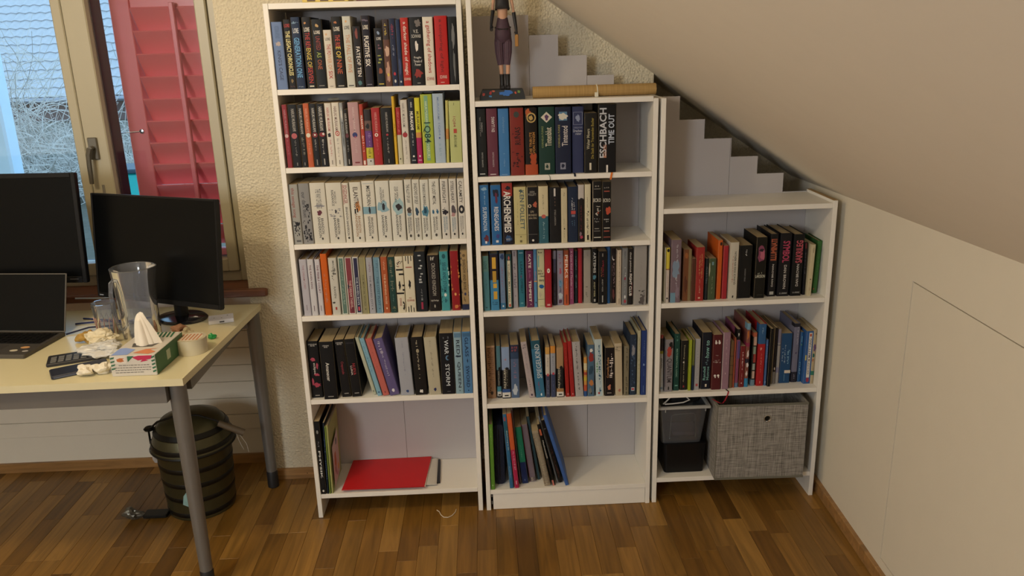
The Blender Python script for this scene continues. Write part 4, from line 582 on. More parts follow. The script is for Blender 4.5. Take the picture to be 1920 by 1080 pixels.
 (893.2,24.7,191.7,34.0,0.0,'b08a60','paperback with tan wood top and black lower half',[('r','16181a',0.42,0.84,0,1),('x','16181a',0.36,0.46,0.4,1),('t','PHILIP PULLMAN','d8d0b8',0.42,0.82,0.2,0.45,'u'),('g','u','88847c',0.44,0.74,0.52,0.62),('r','a87c4c',0.82,0.9,0,1),('r','dcd8d0',0.89,0.985,0,1),('r','1c1c1c',0.93,0.955,0.25,0.75),('r','16181a',0.985,1,0,1)]),
 (925.9,14.2,209.7,34.0,-2.3,'ac2018','slim glossy red hardback',[('g','d','c85c50',0.1,0.5,0.45,0.6),('y','e0a8a0',0.93,0.97,0.4,0.65)]),
 (943.1,15.3,213.9,33.0,-3.0,'b02020','slim red hardback',[('g','d','c85c50',0.1,0.6,0.45,0.6),('y','e0a8a0',0.93,0.97,0.4,0.65)]),
 (961.3,29.0,211.5,32.0,-3.5,'aeaaaa','thick pale grey hardback with black lettering',[('g','d','2c2a2c',0.03,0.52,0.35,0.55),('x','2c2a2c',0.56,0.58,0.4,0.6),('g','d','3c3a3c',0.62,0.9,0.38,0.58)]),
 (991.6,10.7,151.9,31.0,0.0,'d89440','short slim striped multicolour booklet',[('r','d8cca0',0.15,0.33,0,1),('r','b84838',0.38,0.45,0,1),('r','c8b030',0.5,0.6,0,1),('r','c85030',0.7,0.86,0,1),('r','2c5498',0.86,1,0,1)]),
 (1004.1,24.5,198.9,30.0,0.0,'4c6c88','paperback painted with a red sail and harbour',[('x','e0dcd4',0.06,0.15,0.2,0.8),('x','a02c28',0.12,0.35,0.1,0.95),('x','2c4c64',0.38,0.6,0.1,0.9),('x','c87c3c',0.66,0.82,0.15,0.95),('x','7c7c74',0.82,0.96,0.1,0.7),('o','2c3438',0.92,0.96,0.45,0.65)]),
 (1035.3,26.7,219.0,29.0,-1.8,'b8cdd2','paperback densely speckled blue and white',[('n','2c5c80',0.03,0.95,0.35,0.8,40),('n','6cac70',0.3,0.6,0.05,0.4,10),('x','b83838',0.92,0.97,0.2,0.6),('r','d8ccac',0,1,0.9,1)]),
 (1065.7,34.5,186.3,27.0,0.0,'1a1214','black paperback with curly white lettering',[('g','u','e0d4cc',0.12,0.64,0.5,0.85),('t','Cornelia Funke','c88c50',0.2,0.62,0.2,0.42,'u'),('x','c87858',0.75,0.88,0.25,0.7),('r','a09088',0.93,0.945,0.25,0.7)]),
 (1104.9,26.0,201.4,26.0,-1.3,'c4b394','cream paperback with ruled black lines',[('r','2c2820',0.06,0.065,0.1,0.9),('g','h','2c2820',0.1,0.12,0.1,0.5),('g','h','2c2820',0.07,0.09,0.1,0.9),('r','2c2820',0.135,0.14,0.1,0.7),('x','b8705c',0.86,0.94,0.35,0.75)]),
 (1134.8,18.0,190.0,25.0,0.0,'837a60','slim khaki hardback with dark lettering',[('g','u','2c2c20',0.62,0.98,0.35,0.7),('g','u','2c2c20',0.04,0.56,0.4,0.7)]),
 (1155.8,23.4,231.7,27.0,0.0,'27364e','dark blue patterned hardback with a white and red label',[('n','4c6488',0.05,0.9,0.1,0.9,26),('x','8c8c94',0.14,0.38,0.2,0.8),('r','b8c0c8',0.87,0.93,0.25,0.75),('r','c82c38',0.885,0.915,0.32,0.68)]),
 (1182.7,10.7,247.2,24.0,0.0,'b5b190','slim tall cream hardback',[('g','d','8c8c60',0.1,0.6,0.3,0.6)]),
 (1195.2,19.2,247.0,23.0,0.0,'223a80','slim tall royal blue hardback',[('g','d','6c84b0',0.15,0.4,0.45,0.6),('x','88a4d0',0.5,0.55,0.35,0.7),('g','d','5c78ac',0.6,0.7,0.45,0.6),('r','5c78ac',0.85,0.96,0.45,0.55)]),
]),
('R1','top shelf of the low right bookcase',0.781,[
 (1269.4,2.8,198.2,12.0,0.0,'c8c0a0','very thin cream booklet',[]),
 (1273.6,12.6,197.3,12.0,0.0,'cbbcb0','thin paperback with a yellow top',[('r','d8c430',0,0.38,0,1),('o','1c1c18',0.02,0.08,0.15,0.85),('r','a86c28',0.38,0.4,0,1),('g','d','b07870',0.5,0.8,0.35,0.6),('x','2c2c2c',0.9,0.94,0.2,0.7)]),
 (1290.2,35.1,224.0,11.0,0.0,'7a6470','purple and blue patterned paperback',[('x','7c94ac',0.3,0.65,0.05,0.9),('g','u','b8b4bc',0.07,0.4,0.5,0.68),('g','u','d0ccd0',0.56,0.74,0.45,0.65),('r','6c98b0',0.84,1,0.0,0.5),('x','8c7888',0.7,0.97,0.4,0.9)]),
 (1335.7,27.5,186.2,22.0,0.0,'7c4826','brown leathery paperback',[('x','a45c28',0.04,0.2,0.1,0.6),('x','60301c',0.5,0.9,0.1,0.6),('r','88744c',0,1,0.65,1)]),
 (1364.2,14.5,153.9,19.0,0.0,'58301e','short dark brown paperback',[]),
 (1379.6,29.6,192.8,20.0,0.0,'a92a26','red paperback with gold lettering',[('g','u','d0a060',0.14,0.52,0.35,0.52),('g','u','c88c50',0.1,0.58,0.6,0.76),('g','u','dca890',0.6,0.86,0.42,0.58),('r','dca890',0.93,0.96,0.35,0.6)]),
 (1414.1,10.6,150.5,25.0,0.0,'20282a','short thin dark paperback',[('g','u','6c7c80',0.2,0.6,0.3,0.7)]),
 (1426.1,25.8,149.8,26.0,0.0,'47583a','short moss green paperback with a pale corner',[('x','b8b49c',0.05,0.45,0.0,0.22),('r','6c94a0',0.08,0.16,0.4,0.65),('g','u','8c9474',0.4,0.85,0.45,0.6)]),
 (1457.5,16.0,212.0,31.0,0.0,'d85a12','tall slim orange paperback',[('o','3c2418',0.03,0.09,0.35,0.85)]),
 (1476.8,17.7,192.4,30.0,0.0,'b32430','slim crimson paperback',[('g','d','88202c',0.2,0.5,0.4,0.6)]),
 (1497.9,29.7,205.1,21.0,0.0,'c9c2b0','thick off-white paperback with black lettering',[('g','u','b04c40',0.22,0.7,0.28,0.42),('t','QUINCE DIAS EN BERLIN','3c3830',0.16,0.74,0.5,0.75,'u'),('x','1c1c1c',0.92,0.98,0.4,0.6)]),
 (1532.8,45.5,190.8,31.0,0.0,'121212','thick black paperback with tiny white lettering',[('g','u','c8c8c4',0.06,0.2,0.45,0.58),('t','STIEG LARSSON','8c8c88',0.44,0.68,0.45,0.55,'u')]),
 (1588.4,37.2,219.3,24.0,0.0,'14120e','thick black paperback with a pink face',[('x','8c4060',0.12,0.44,0.05,0.9),('x','c06078',0.16,0.4,0.35,0.85),('x','2c1c28',0.18,0.24,0.25,0.8),('g','h','b8b8a0',0.57,0.6,0.25,0.7),('t','LARSSON','d8d8c0',0.61,0.66,0.05,0.95,'h'),('r','3c3c30',0.94,0.95,0.3,0.85)]),
 (1641.1,28.5,225.8,38.0,0.0,'141216','black hardback with an orange narrow title',[('t','ILLUMINATI','c8603c',0.08,0.42,0.12,0.85,'u'),('t','DAN BROWN','d0ccc4',0.48,0.84,0.4,0.62,'u'),('r','b0b0a8',0.92,0.97,0.25,0.75)]),
 (1675.3,40.7,227.5,36.0,0.0,'131218','black hardback with a large pink title',[('t','SYMBOL','c03c60',0.12,0.46,0.25,0.85,'d'),('t','DAN BROWN','d0ccc4',0.5,0.88,0.45,0.68,'d'),('t','LUBBE','a8a8a4',0.94,0.965,0.2,0.85,'h')]),
 (1721.7,37.8,222.7,34.0,0.0,'131214','black hardback with a pink-red title',[('t','SAKRILEG','c85060',0.1,0.46,0.25,0.88,'u'),('t','DAN BROWN','d0ccc4',0.48,0.84,0.42,0.66,'u'),('t','LUBBE','a8a8a4',0.93,0.955,0.2,0.85,'h')]),
 (1768.3,9.9,191.8,42.0,-1.4,'1c1c20','thin black paperback with a red top',[('r','702428',0.02,0.12,0.2,0.8),('g','d','5c5c64',0.2,0.6,0.3,0.7)]),
 (1778.6,15.7,185.2,28.0,1.2,'cdbf98','slim cream paperback leaning right',[('r','8c7c5c',0.06,0.16,0.5,0.6),('o','1c1c1c',0.66,0.69,0.4,0.6),('g','d','a84c40',0.72,0.9,0.4,0.55)]),
 (1808.6,17.3,190.4,57.0,2.1,'397434','slim green hardback leaning right',[('g','d','5c9450',0.3,0.6,0.4,0.6),('x','b84840',0.9,0.94,0.1,0.4)]),
]),
('R2','second shelf of the low right bookcase',0.440,[
 (1263.6,13.8,218.4,23.0,-1.1,'a5a8a8','slim pale paperback with dark red top',[('r','9c3c34',0,0.06,0,1),('r','2c2028',0.06,0.28,0,1),('r','8c8820',0.28,0.33,0,1),('t','JAPAN','3c3c40',0.4,0.58,0.3,0.7,'d'),('r','6c7c8c',0.92,0.96,0.2,0.8)]),
 (1281.2,28.5,200.9,20.0,0.0,'8a8488','grey paperback with a tall narrow title and red burst',[('x','1c1c1c',0.02,0.22,0.4,0.95),('x','b83c30',0.12,0.35,0.1,0.95),('t','QUANTUM','3c3438',0.36,0.82,0.15,0.85,'d'),('x','1c1c1c',0.88,0.98,0.4,0.6),('r','3c2024',0.2,0.9,-0.0,0.05)]),
 (1314.8,20.7,218.3,27.0,0.0,'17463c','dark green hardback with pale green lettering',[('g','d','5c9c88',0.04,0.14,0.35,0.6),('t','MATHEMATICAL LOGIC','8cb8a0',0.26,0.76,0.35,0.62,'d'),('r','6ca894',0.9,0.92,0.25,0.75)]),
 (1339.7,26.3,190.4,30.0,0.0,'1c1c1a','short black paperback with gold lettering',[('t','Thinking about it only','b0a880',0.08,0.84,0.35,0.55,'d'),('o','d8d0c8',0.42,0.45,0.3,0.5),('x','a82c34',0.9,0.96,0.35,0.65)]),
 (1368.1,9.7,194.7,22.0,0.0,'9cac1c','slim lime green paperback',[]),
 (1380.5,6.9,194.2,22.0,0.0,'6c7430','very thin olive booklet',[('r','1c2c48',0.5,1,0,1)]),
 (1390.0,19.3,196.6,27.0,0.0,'a9a8aa','slim pale grey paperback with a red logo square',[('g','d','8c8c94',0.1,0.8,0.4,0.6),('r','b0484c',0.88,0.93,0.3,0.7)]),
 (1415.0,35.3,218.4,30.0,0.0,'161a28','navy black paperback with mint lettering',[('t','how to','8cc8c0',0.14,0.44,0.35,0.75,'u'),('g','d','5c7c88',0.45,0.58,0.4,0.7),('t','Randall','7cb8b0',0.6,0.84,0.2,0.45,'u'),('t','Munroe','7cb8b0',0.6,0.84,0.55,0.8,'u'),('r','d8c8b0',0.91,0.96,0.45,0.62)]),
 (1452.0,33.8,211.1,21.0,0.0,'5c1c20','dark red paperback with big white quotation marks',[('o','e8e0d8',0.12,0.17,0.2,0.45),('o','e8e0d8',0.12,0.17,0.55,0.8),('x','e8e0d8',0.09,0.14,0.2,0.38),('x','e8e0d8',0.09,0.14,0.55,0.73),('g','h','c8b8b0',0.36,0.38,0.3,0.7),('g','h','c8b8b0',0.45,0.47,0.25,0.75),('g','h','d8ccc4',0.48,0.51,0.1,0.9),('o','e8e0d8',0.72,0.76,0.2,0.45),('o','e8e0d8',0.72,0.76,0.55,0.8),('x','e8e0d8',0.75,0.79,0.28,0.45),('x','e8e0d8',0.75,0.79,0.63,0.8)]),
 (1488.2,27.0,218.2,22.0,0.0,'9a7484','mauve hardback',[('r','d8c8bc',0,1,-0.0,0.07),('g','d','c09ca0',0.12,0.3,0.4,0.6),('g','d','c09ca0',0.35,0.6,0.45,0.62),('y','c8a8ac',0.7,0.74,0.4,0.55)]),
 (1519.3,11.8,180.3,29.0,0.0,'7c5834','short brown woven-look booklet',[('r','5c4024',0.3,0.32,0,1),('r','5c4024',0.5,0.52,0,1),('r','5c4024',0.7,0.72,0,1)]),
 (1532.7,5.5,193.7,30.0,0.0,'a84c30','very thin terracotta booklet',[]),
 (1540.6,12.5,224.5,33.0,0.0,'8c4468','slim paperback with black top and purple body',[('r','141214',0,0.18,0,1),('x','dcd8d0',0.06,0.12,0.3,0.7),('r','5c4884',0.2,0.5,0.35,1),('r','5c7ca0',0.92,1,0,1)]),
 (1555.9,19.4,159.2,33.0,0.0,'7c1c20','short dark red paperback with white lettering',[('g','u','dcc8c0',0.14,0.58,0.35,0.6),('g','u','b88c84',0.66,0.82,0.4,0.55),('o','c8a8a0',0.88,0.92,0.35,0.6)]),
 (1576.7,12.5,245.1,33.0,0.0,'8c4c40','tall slim multicoloured paperback',[('r','6c9cb8',0,0.1,0,1),('x','c86c28',0.1,0.26,0.0,0.6),('r','98284c',0.3,0.36,0,1),('x','dcd0cc',0.4,0.55,0.1,0.9),('x','e0d8d4',0.6,0.7,0.2,0.9),('r','2c2438',0.55,0.62,0,1),('x','dcd0cc',0.74,0.84,0.1,0.8),('r','2c84b8',0.86,1,0,1)]),
 (1602.2,14.6,206.6,41.0,0.0,'141416','slim black paperback with pale painted blocks',[('r','b85838',0.0,0.08,0,1),('r','c89c88',0.08,0.24,0.2,0.9),('r','8c9c88',0.26,0.4,0.2,0.8),('r','a83c34',0.4,0.56,0.3,0.9),('r','9ca89c',0.58,0.7,0.2,0.8),('r','c8a494',0.72,0.86,0.2,0.8),('r','6c8ca0',0.88,1,0,1)]),
 (1621.4,26.5,239.0,38.0,0.0,'b81c20','hardback with blue top and red bottom',[('r','285c94',0,0.32,0,1),('g','u','8cacc8',0.06,0.17,0.4,0.58),('x','dc8c84',0.36,0.43,0.2,0.55),('g','d','d87c70',0.46,0.8,0.4,0.58),('r','dc8c84',0.92,0.96,0.45,0.55)]),
 (1650.7,7.6,177.9,38.0,0.0,'4c70a8','thin short blue booklet',[('g','d','8cacd8',0.1,0.5,0.3,0.7),('r','8cacd8',0.9,0.95,0.3,0.7)]),
 (1659.1,11.8,223.2,28.0,0.0,'0e0e10','slim plain black notebook',[]),
 (1679.6,4.2,217.4,49.0,0.0,'94866c','very thin beige booklet',[]),
 (1684.8,10.5,217.9,50.0,0.0,'1c1214','slim black paperback with a pale foot',[('o','c8b4a4',0.7,0.75,0.3,0.7),('r','7c746c',0.78,1,0,1)]),
 (1698.1,11.2,210.5,54.0,0.0,'a8a39c','slim pale grey paperback',[('r','6c6c78',0.28,0.3,0,1),('r','8c8494',0.0,0.25,0,1),('r','88849c',0.7,0.8,0,1)]),
 (1710.7,40.0,193.7,54.0,0.0,'1c4c7c','thick blue paperback with white lettering',[('g','u','8cc0d8',0.28,0.62,0.62,0.82),('g','u','a8c0d0',0.22,0.6,0.34,0.46),('g','u','a8c0d0',0.3,0.56,0.14,0.26),('r','d8ccb8',0.74,0.8,0.45,1),('r','4c7ca0',0.82,0.96,0.42,0.5)]),
 (1756.4,21.8,228.3,58.0,0.0,'74748c','grey-violet hardback with a black foot',[('r','1e2030',0,0.06,0,1),('g','d','b8b8c8',0.06,0.36,0.55,0.75),('x','44345c',0.48,0.52,0.4,0.7),('r','242434',0.82,1,0,1),('g','d','88889c',0.86,0.94,0.4,0.6)]),
 (1781.8,12.6,194.0,60.0,0.0,'225c98','slim blue paperback with pale lettering',[('r','5c94b8',0.08,0.2,0.3,0.6),('x','6ca868',0.22,0.28,0.3,0.6),('g','d','8cc0d8',0.6,0.85,0.25,0.7)]),
 (1795.2,28.0,203.6,40.0,0.0,'2f62a8','blue paperback with a white lettered panel',[('r','e0dcd0',0.03,0.88,0.35,0.75),('r','c85030',0.05,0.1,0.42,0.68),('t','MATT HAIG','2c3c58',0.14,0.5,0.42,0.7,'u'),('t','HOW TO STOP TIME','5c4c38',0.52,0.82,0.42,0.7,'u'),('r','d8c850',0.45,0.55,0.05,0.2),('o','a83048',0.88,0.97,0.35,0.75)]),
 (1820.9,12.2,209.1,38.0,-0.2,'bcab86','cream paperback leaning right with rainbow stripes',[('x','6c4c80',0.26,0.42,0.1,1),('x','1c6c64',0.42,0.52,0.0,0.8),('x','a86c54',0.52,0.6,0.0,0.7),('g','d','8c8068',0.6,0.75,0.4,0.7),('r','2c7c68',0.76,0.84,0,1),('x','2c2c2c',0.05,0.1,0.6,0.8)]),
]),
('M5','bottom shelf of the middle bookcase',0.083,[
 (641.5,15.0,264.7,3.0,0.0,'5c9428','slim tall bright green folder',[('g','d','a8c878',0.05,0.3,0.4,0.6),('x','b8d48c',0.92,0.95,0.3,0.6)],{'d': 0.2}),
 (657.5,38.6,246.7,38.0,-0.1,'14162a','thick dark navy padded case with rounded corners',[],{'case': 1}),
 (711.1,14.5,301.9,6.0,-3.5,'2c6c9c','tall blue textbook leaning left with a small red logo',[('x','1c6074',0,0.4,0.0,1),('r','b84c4c',0.04,0.09,0.25,0.6),('t','Einfuhrung in die','b8d0dc',0.22,0.48,0.4,0.8,'d'),('g','d','8cb4d0',0.7,0.86,0.3,0.6)]),
 (729.1,16.7,303.5,6.0,-4.1,'c02050','tall textbook leaning left with orange top and magenta bottom',[('r','d85a28',0,0.48,0,1),('g','d','dca0b0',0.5,0.75,0.35,0.75),('r','e0b0b8',0.9,0.95,0.4,0.6)]),
 (749.3,5.8,305.9,34.0,-4.7,'6c5c60','thin grey brochure leaning left',[]),
 (758.5,23.6,233.7,36.0,-5.4,'1c2c60','short textbook leaning left with green top and navy bottom',[('r','14805c',0,0.62,0,1),('g','d','6cb090',0.32,0.55,0.4,0.6),('x','5c7cb0',0.92,0.96,0.4,0.6)]),
 (789.1,22.9,237.4,48.0,-7.0,'7c6c78','pinkish grey ring notebook leaning left',[('r','883c48',0,1,0,0.08)],{'rings': 'bottom'}),
 (817.2,11.8,264.5,60.0,-8.1,'1c3440','slim dark teal booklet stack leaning left',[('r','4c7c88',0,1,0.4,0.5),('r','4c7c88',0,1,0.75,0.82)]),
 (840.3,23.7,230.7,11.0,-10.7,'a8977a','beige spiral notebook leaning left',[],{'rings': 'left'}),
 (870.7,10.2,257.6,12.0,-12.1,'15130f','black textbook leaning left with an orange label',[('r','c8603c',0.08,0.18,0.2,0.9),('t','Mathematik','c8c4b8',0.26,0.56,0.35,0.85,'d'),('g','d','6c4c48',0.58,0.8,0.3,0.6),('r','d87c6c',0.91,1,0.1,0.7)]),
 (888.6,5.7,284.0,32.0,-13.6,'7c8084','thin grey folder leaning left',[]),
 (896.3,13.2,265.9,31.0,-13.9,'15100f','black book leaning left with brownish flecks',[('n','5c3028',0.3,0.95,0.1,0.9,24),('r','8c7c78',0.13,0.14,0.1,0.7)]),
 (918.0,13.6,298.3,8.0,-15.4,'3c64b0','tall blue folder leaning left against the others',[],{'back': '66738c'}),
]),
('L6','bottom shelf of the tall left bookcase',0.096,[
 (17.0,20.4,293.0,3.0,0.0,'131313','tall black textbook with a spaced white title',[('o','8c8c88',0.12,0.17,0.3,0.65),('g','d','77757a',0.27,0.35,0.2,0.7),('t','PHYSIK','dcdcd8',0.4,0.78,0.3,0.65,'d'),('o','dcd8d0',0.94,0.97,0.3,0.65)]),
 (39.1,5.8,286.4,3.0,1.9,'1c2838','thin black and blue workbook',[('g','d','4c6c9c',0.2,0.8,0.2,0.8)]),
 (47.8,4.6,271.8,3.0,1.3,'7c9438','thin green wire-bound sketchbook',[],{'rings': 'top'}),
 (55.2,6.1,274.2,5.0,0.8,'a9ad62','light green wire-bound sketchbook with a picture on its cover',[],{'rings': 'top', 'pic': 1}),
]),
]
strings = sorted({m[1] for s in BOOKS for b in s[3] for m in b[7] if m[0] == 't'} | {'THE RAVEN BOYS'})
TX = {}
tmp = []
for s in strings:
    c = D.curves.new('lettering', 'FONT'); c.body = s; c.resolution_u = 2; c.offset = .010
    if s in ('LORE','GENERATION ONE','THE LEGACY CHRONICLES','ARCHENEMIES','ESCHBACH','TIME OUT','MURAKAMI','PHYSIK','FIGHT CLUB','SYMBOL','SAKRILEG','ILLUMINATI','KATE','TEMPEST','FUGITIVE SIX'): c.offset = .024
    o = D.objects.new('lettering', c); COL.objects.link(o); tmp.append((s, o))
bpy.context.view_layer.update(); dg = bpy.context.evaluated_depsgraph_get()
for s, o in tmp:
    m = D.meshes.new_from_object(o.evaluated_get(dg)); vs = [v.co.copy() for v in m.vertices]; fs = [tuple(p.vertices) for p in m.polygons]
    x0, x1 = min(v.x for v in vs), max(v.x for v in vs); y0, y1 = min(v.y for v in vs), max(v.y for v in vs)
    TX[s] = ([((v.x-x0)/(x1-x0), (v.y-y0)/(y1-y0)) for v in vs], fs); D.meshes.remove(m)
for s, o in tmp: c = o.data; D.objects.remove(o); D.curves.remove(c)

def cover_profile(w, d, t, r):
    n = 4; out = [(0,d)]; inn = [(t,d)]
    for i in range(n+1): a = math.pi+i/n*math.pi/2; out.append((r+r*math.cos(a), r+r*math.sin(a)))
    for i in range(n+1): a = 1.5*math.pi+i/n*math.pi/2; out.append((w-r+r*math.cos(a), r+r*math.sin(a)))
    out.append((w,d)); ri = max(r-t, .0001)
    for i in range(n+1): a = math.pi+i/n*math.pi/2; inn.append((t+ri+ri*math.cos(a), t+ri+ri*math.sin(a)))
    for i in range(n+1): a = 1.5*math.pi+i/n*math.pi/2; inn.append((w-t-ri+ri*math.cos(a), t+ri+ri*math.sin(a)))
    inn.append((w-t,d)); return out, inn
def ribbon_strip(out, z0, z1, M, e=0.0):
    k = len(out); vs = [M @ Vector((x, y, z)) for z in (z0, z1) for x, y in out]
    return vs, [(i, i+1, k+i+1, k+i) for i in range(k-1)]
PGM = M_pages
def book(x, w, h, y, lean, col, label, marks, opt, z, group, gi):
    x, w, h, y = x/1e3, w/1e3, h/1e3, y/1e3
    rr = random.Random(int(x*1e5)+int(z*1000))
    root = thing('book', label, 'book', (x if lean <= 0 else x+w, y, z+.0003), group, (0, rad(lean), 0))
    M = Matrix.Translation((0 if lean <= 0 else -w, 0, 0))
    d = opt.get('d', min(h*.66, .222-y)); hard = ('hardback' in label or 'folder' in label) and w > .008
    if h < .17: d = min(d, .115)
    t = .0022 if hard else .0006
    t = min(t, w*.2); r = min(.0035 if w > .01 else w*.3, w*.3)
    cm = mat(soft(col), .5, var=.04, spec=.25)
    if opt.get('case'):
        m = MB(); prof = [(0,0)]; c = .014; R_ = []
        for cx, cz, a0 in ((w-c,c,-90),(w-c,h-c,0),(c,h-c,90),(c,c,180)):
            for i in range(5): a = rad(a0+i*22.5); R_.append((cx+c*math.cos(a), cz+c*math.sin(a)))
        vs = []; n = len(R_)
        for yy, s_ in ((0,.90),(.004,.97),(.012,1),(.18,1),(.185,.95)): vs += [M @ Vector((w/2+(p-w/2)*s_, yy, h/2+(q-h/2)*(1-(1-s_)*w/h))) for p, q in R_]
        fs = [(k*n+i, k*n+(i+1)%n, (k+1)*n+(i+1)%n, (k+1)*n+i) for k in range(4) for i in range(n)]+[tuple(range(n-1,-1,-1)), tuple(range(4*n,5*n))]
        m.add(vs, fs); m.sm = True; m.obj('padded_shell', mat(col, .8, bump=.3, bscale=300), root, local=True)
        root.name = 'padded_case'; root['category'] = 'case'; m = MB(); m.box((w*.45,-.0012,.02),(w*.55,.001,h-.02), M); m.obj('zip', M_black, root, local=True)
        return root
    out, inn = cover_profile(w, d, t, r); k = len(out)
    m = MB(); vs = [M @ Vector((p, q, zz)) for zz in (0, h) for p, q in out]+[M @ Vector((p, q, zz)) for zz in (0, h) for p, q in inn]
    fs = []
    for i in range(k-1): fs += [(i, i+1, k+i+1, k+i), (2*k+i+1, 2*k+i, 3*k+i, 3*k+i+1), (k+i, k+i+1, 3*k+i+1, 3*k+i), (i+1, i, 2*k+i, 2*k+i+1)]
    fs += [(0, k, 3*k, 2*k), (k-1, 3*k-1, 4*k-1, 2*k-1)]
    m.add(vs, fs); m.sm = True; m.obj('cover', cm, root, local=True)
    ov = .003 if hard else .0004
    if w > .004:
        MB().bbox((t+.0001, t+.0004, ov),(w-t-.0001, d-ov*1.2, h-ov), .0004, M).obj('page_block', PGM, root, local=True)
    lay = 0
    for mk in marks:
        lay += 1; yy = -.00022-.00007*lay; kind = mk[0]; mb = MB(); nm = 'printed_mark'
        if kind == 't': _, s, c, a, b, c0, c1, oo = mk
        elif kind == 'g': _, oo, c, a, b, c0, c1 = mk
        elif kind == 'n': _, c, a, b, c0, c1, cnt = mk
        else: _, c, a, b, c0, c1 = mk
        X0, X1, Z1, Z0 = w*max(c0, .0), w*min(c1, 1.0), h*(1-max(a, 0)), h*(1-min(b, 1))
        if kind == 't':
            vs, fs = TX[s]; nm = 'title'
            if oo == 'd': P = [(X0+(X1-X0)*v, Z1+(Z0-Z1)*u) for u, v in vs]
            elif oo == 'u': P = [(X1-(X1-X0)*v, Z0+(Z1-Z0)*u) for u, v in vs]
            else: P = [(X0+(X1-X0)*u, Z0+(Z1-Z0)*v) for u, v in vs]
            mb.add([M @ Vector((p, yy, q)) for p, q in P], fs)
        elif kind == 'g':                      # lettering too small to read: a row of strokes
            nm = 'small_print'; ch = (X1-X0) if oo != 'h' else (Z1-Z0); Ln = (Z1-Z0) if oo != 'h' else (X1-X0)
            n = max(3, min(22, int(Ln/max(ch*.62, .0016)))); st = Ln/n
            for i in range(n):
                if rr.random() < .13: continue
                a0, a1 = i*st+st*.12, i*st+st*rr.uniform(.45,.8); b0, b1 = rr.choice((0,.0,.25,.45)), rr.choice((.6,.75,1))
                if oo == 'h': q = [(X0+a0,Z0+b0*(Z1-Z0)),(X0+a1,Z0+b0*(Z1-Z0)),(X0+a1,Z0+b1*(Z1-Z0)),(X0+a0,Z0+b1*(Z1-Z0))]
                else: q = [(X0+b0*(X1-X0),Z1-a0),(X0+b1*(X1-X0),Z1-a0),(X0+b1*(X1-X0),Z1-a1),(X0+b0*(X1-X0),Z1-a1)]
                mb.add([M @ Vector((p, yy, z_)) for p, z_ in q], [(0,1,2,3)])
        elif kind == 'r':
            if c0 <= 0 and c1 >= 1:
                nm = 'spine_band'; e = .0002+.00006*lay; o2, _ = cover_profile(w+2*e, min(d, .03 if not opt.get('back') else d), t, r+e)
                vs, fs = ribbon_strip([(p-e, q-e) for p, q in o2], Z0+.0002, Z1-.0002, M); mb.add(vs, fs); mb.sm = True
            else: mb.add([M @ Vector(q) for q in ((X0,yy,Z0),(X1,yy,Z0),(X1,yy,Z1),(X0,yy,Z1))], [(0,1,2,3)])
        else:
            cx, cz, rx, rz = (X0+X1)/2, (Z0+Z1)/2, (X1-X0)/2, (Z1-Z0)/2
            if kind == 'o': pts = [(cx+rx*math.cos(i*math.pi/10), cz+rz*math.sin(i*math.pi/10)) for i in range(20)]
            elif kind == 'y': pts = [(cx-rx,cz),(cx,cz-rz),(cx+rx,cz),(cx,cz+rz)]
            elif kind == 'x': pts = [(cx+rx*k_*math.cos(i*math.pi/8), cz+rz*k_*math.sin(i*math.pi/8)) for i in range(16) for k_ in (rr.uniform(.55,1.0),)]
            if kind == 'n':
                nm = 'printed_specks'
                for i in range(cnt):
                    sx, sz = rr.uniform(.04,.16)*w, rr.uniform(.008,.04)*h*min(1,(b-a)*3); px, pz = rr.uniform(X0+sx, max(X0+sx, X1-sx)), rr.uniform(Z0+sz, max(Z0+sz, Z1-sz)); a_ = rr.uniform(0, 3.1)
                    qs = [(px+sx*math.cos(a_+j*1.6)*rr.uniform(.5,1), pz+sz*math.sin(a_+j*1.6)*rr.uniform(.5,1)) for j in range(4)]
                    mb.add([M @ Vector((p, yy-i*1e-6, q)) for p, q in qs], [(0,1,2,3)])
            else: mb.add([M @ Vector((min(max(p,.0),w), yy, q)) for p, q in pts], [tuple(range(len(pts)))])
        if mb.v: mb.obj(nm, mat(soft(c), .5, var=.02, spec=.3), root, local=True)
    if opt.get('rings'):
        rg = MB(); rgm = mat('9a9a9a', .3, .9, key='wire')
        if opt['rings'] == 'top':
            n = 24
            for i in range(n):
                yy = .008+(d-.016)*i/(n-1); rg.tube([(w/2+(w/2+.002)*math.cos(a), yy+.0004*j, h-.002+.006*math.sin(a)) for j, a in enumerate([k_*math.pi/4 for k_ in range(9)])], .0007, 4)
        else:
            n = 34 if opt['rings'] == 'left' else 4
            for i in range(n):
                zz = (.012+(h-.024)*i/(n-1)) if opt['rings'] == 'left' else .006+i*.004
                R_ = w*.42 if opt['rings'] == 'left' else w*.5
                rg.tube([(w/2+R_*math.cos(a), -.002+.006*math.sin(a), zz+.0002*j) for j, a in enumerate([k_*math.pi/4 for k_ in range(9)])], .0008, 4)
        rg.v = [M @ Vector(v) for v in rg.v]; rg.obj('wire_binding', rgm, root, local=True)
    if opt.get('pic'):
        pm = MB(); pm.add([(w+.0004,.012,.012),(w+.0004,.125,.03),(w+.0004,.125,.205),(w+.0004,.012,.18)], [(0,1,2,3)]); pm.obj('cover_picture', mat('c8b0ae', .5), root, local=True)
        for cc, (ya, za, sa, sb) in (('b8643c',(.055,.115,.02,.04)),('8c4c5c',(.05,.07,.012,.02)),('6c6c74',(.085,.17,.016,.02)),('d0a048',(.1,.06,.012,.02)),('b47c88',(.075,.045,.014,.012))):
            q = MB(); q.add([(w+.0007, ya+sa*rr.uniform(.6,1)*math.cos(i*math.pi/6), za+sb*rr.uniform(.6,1)*math.sin(i*math.pi/6)) for i in range(12)], [tuple(range(12))]); q.obj('painted_patch', mat(cc, .5), root, local=True)
    return root
BK = {}
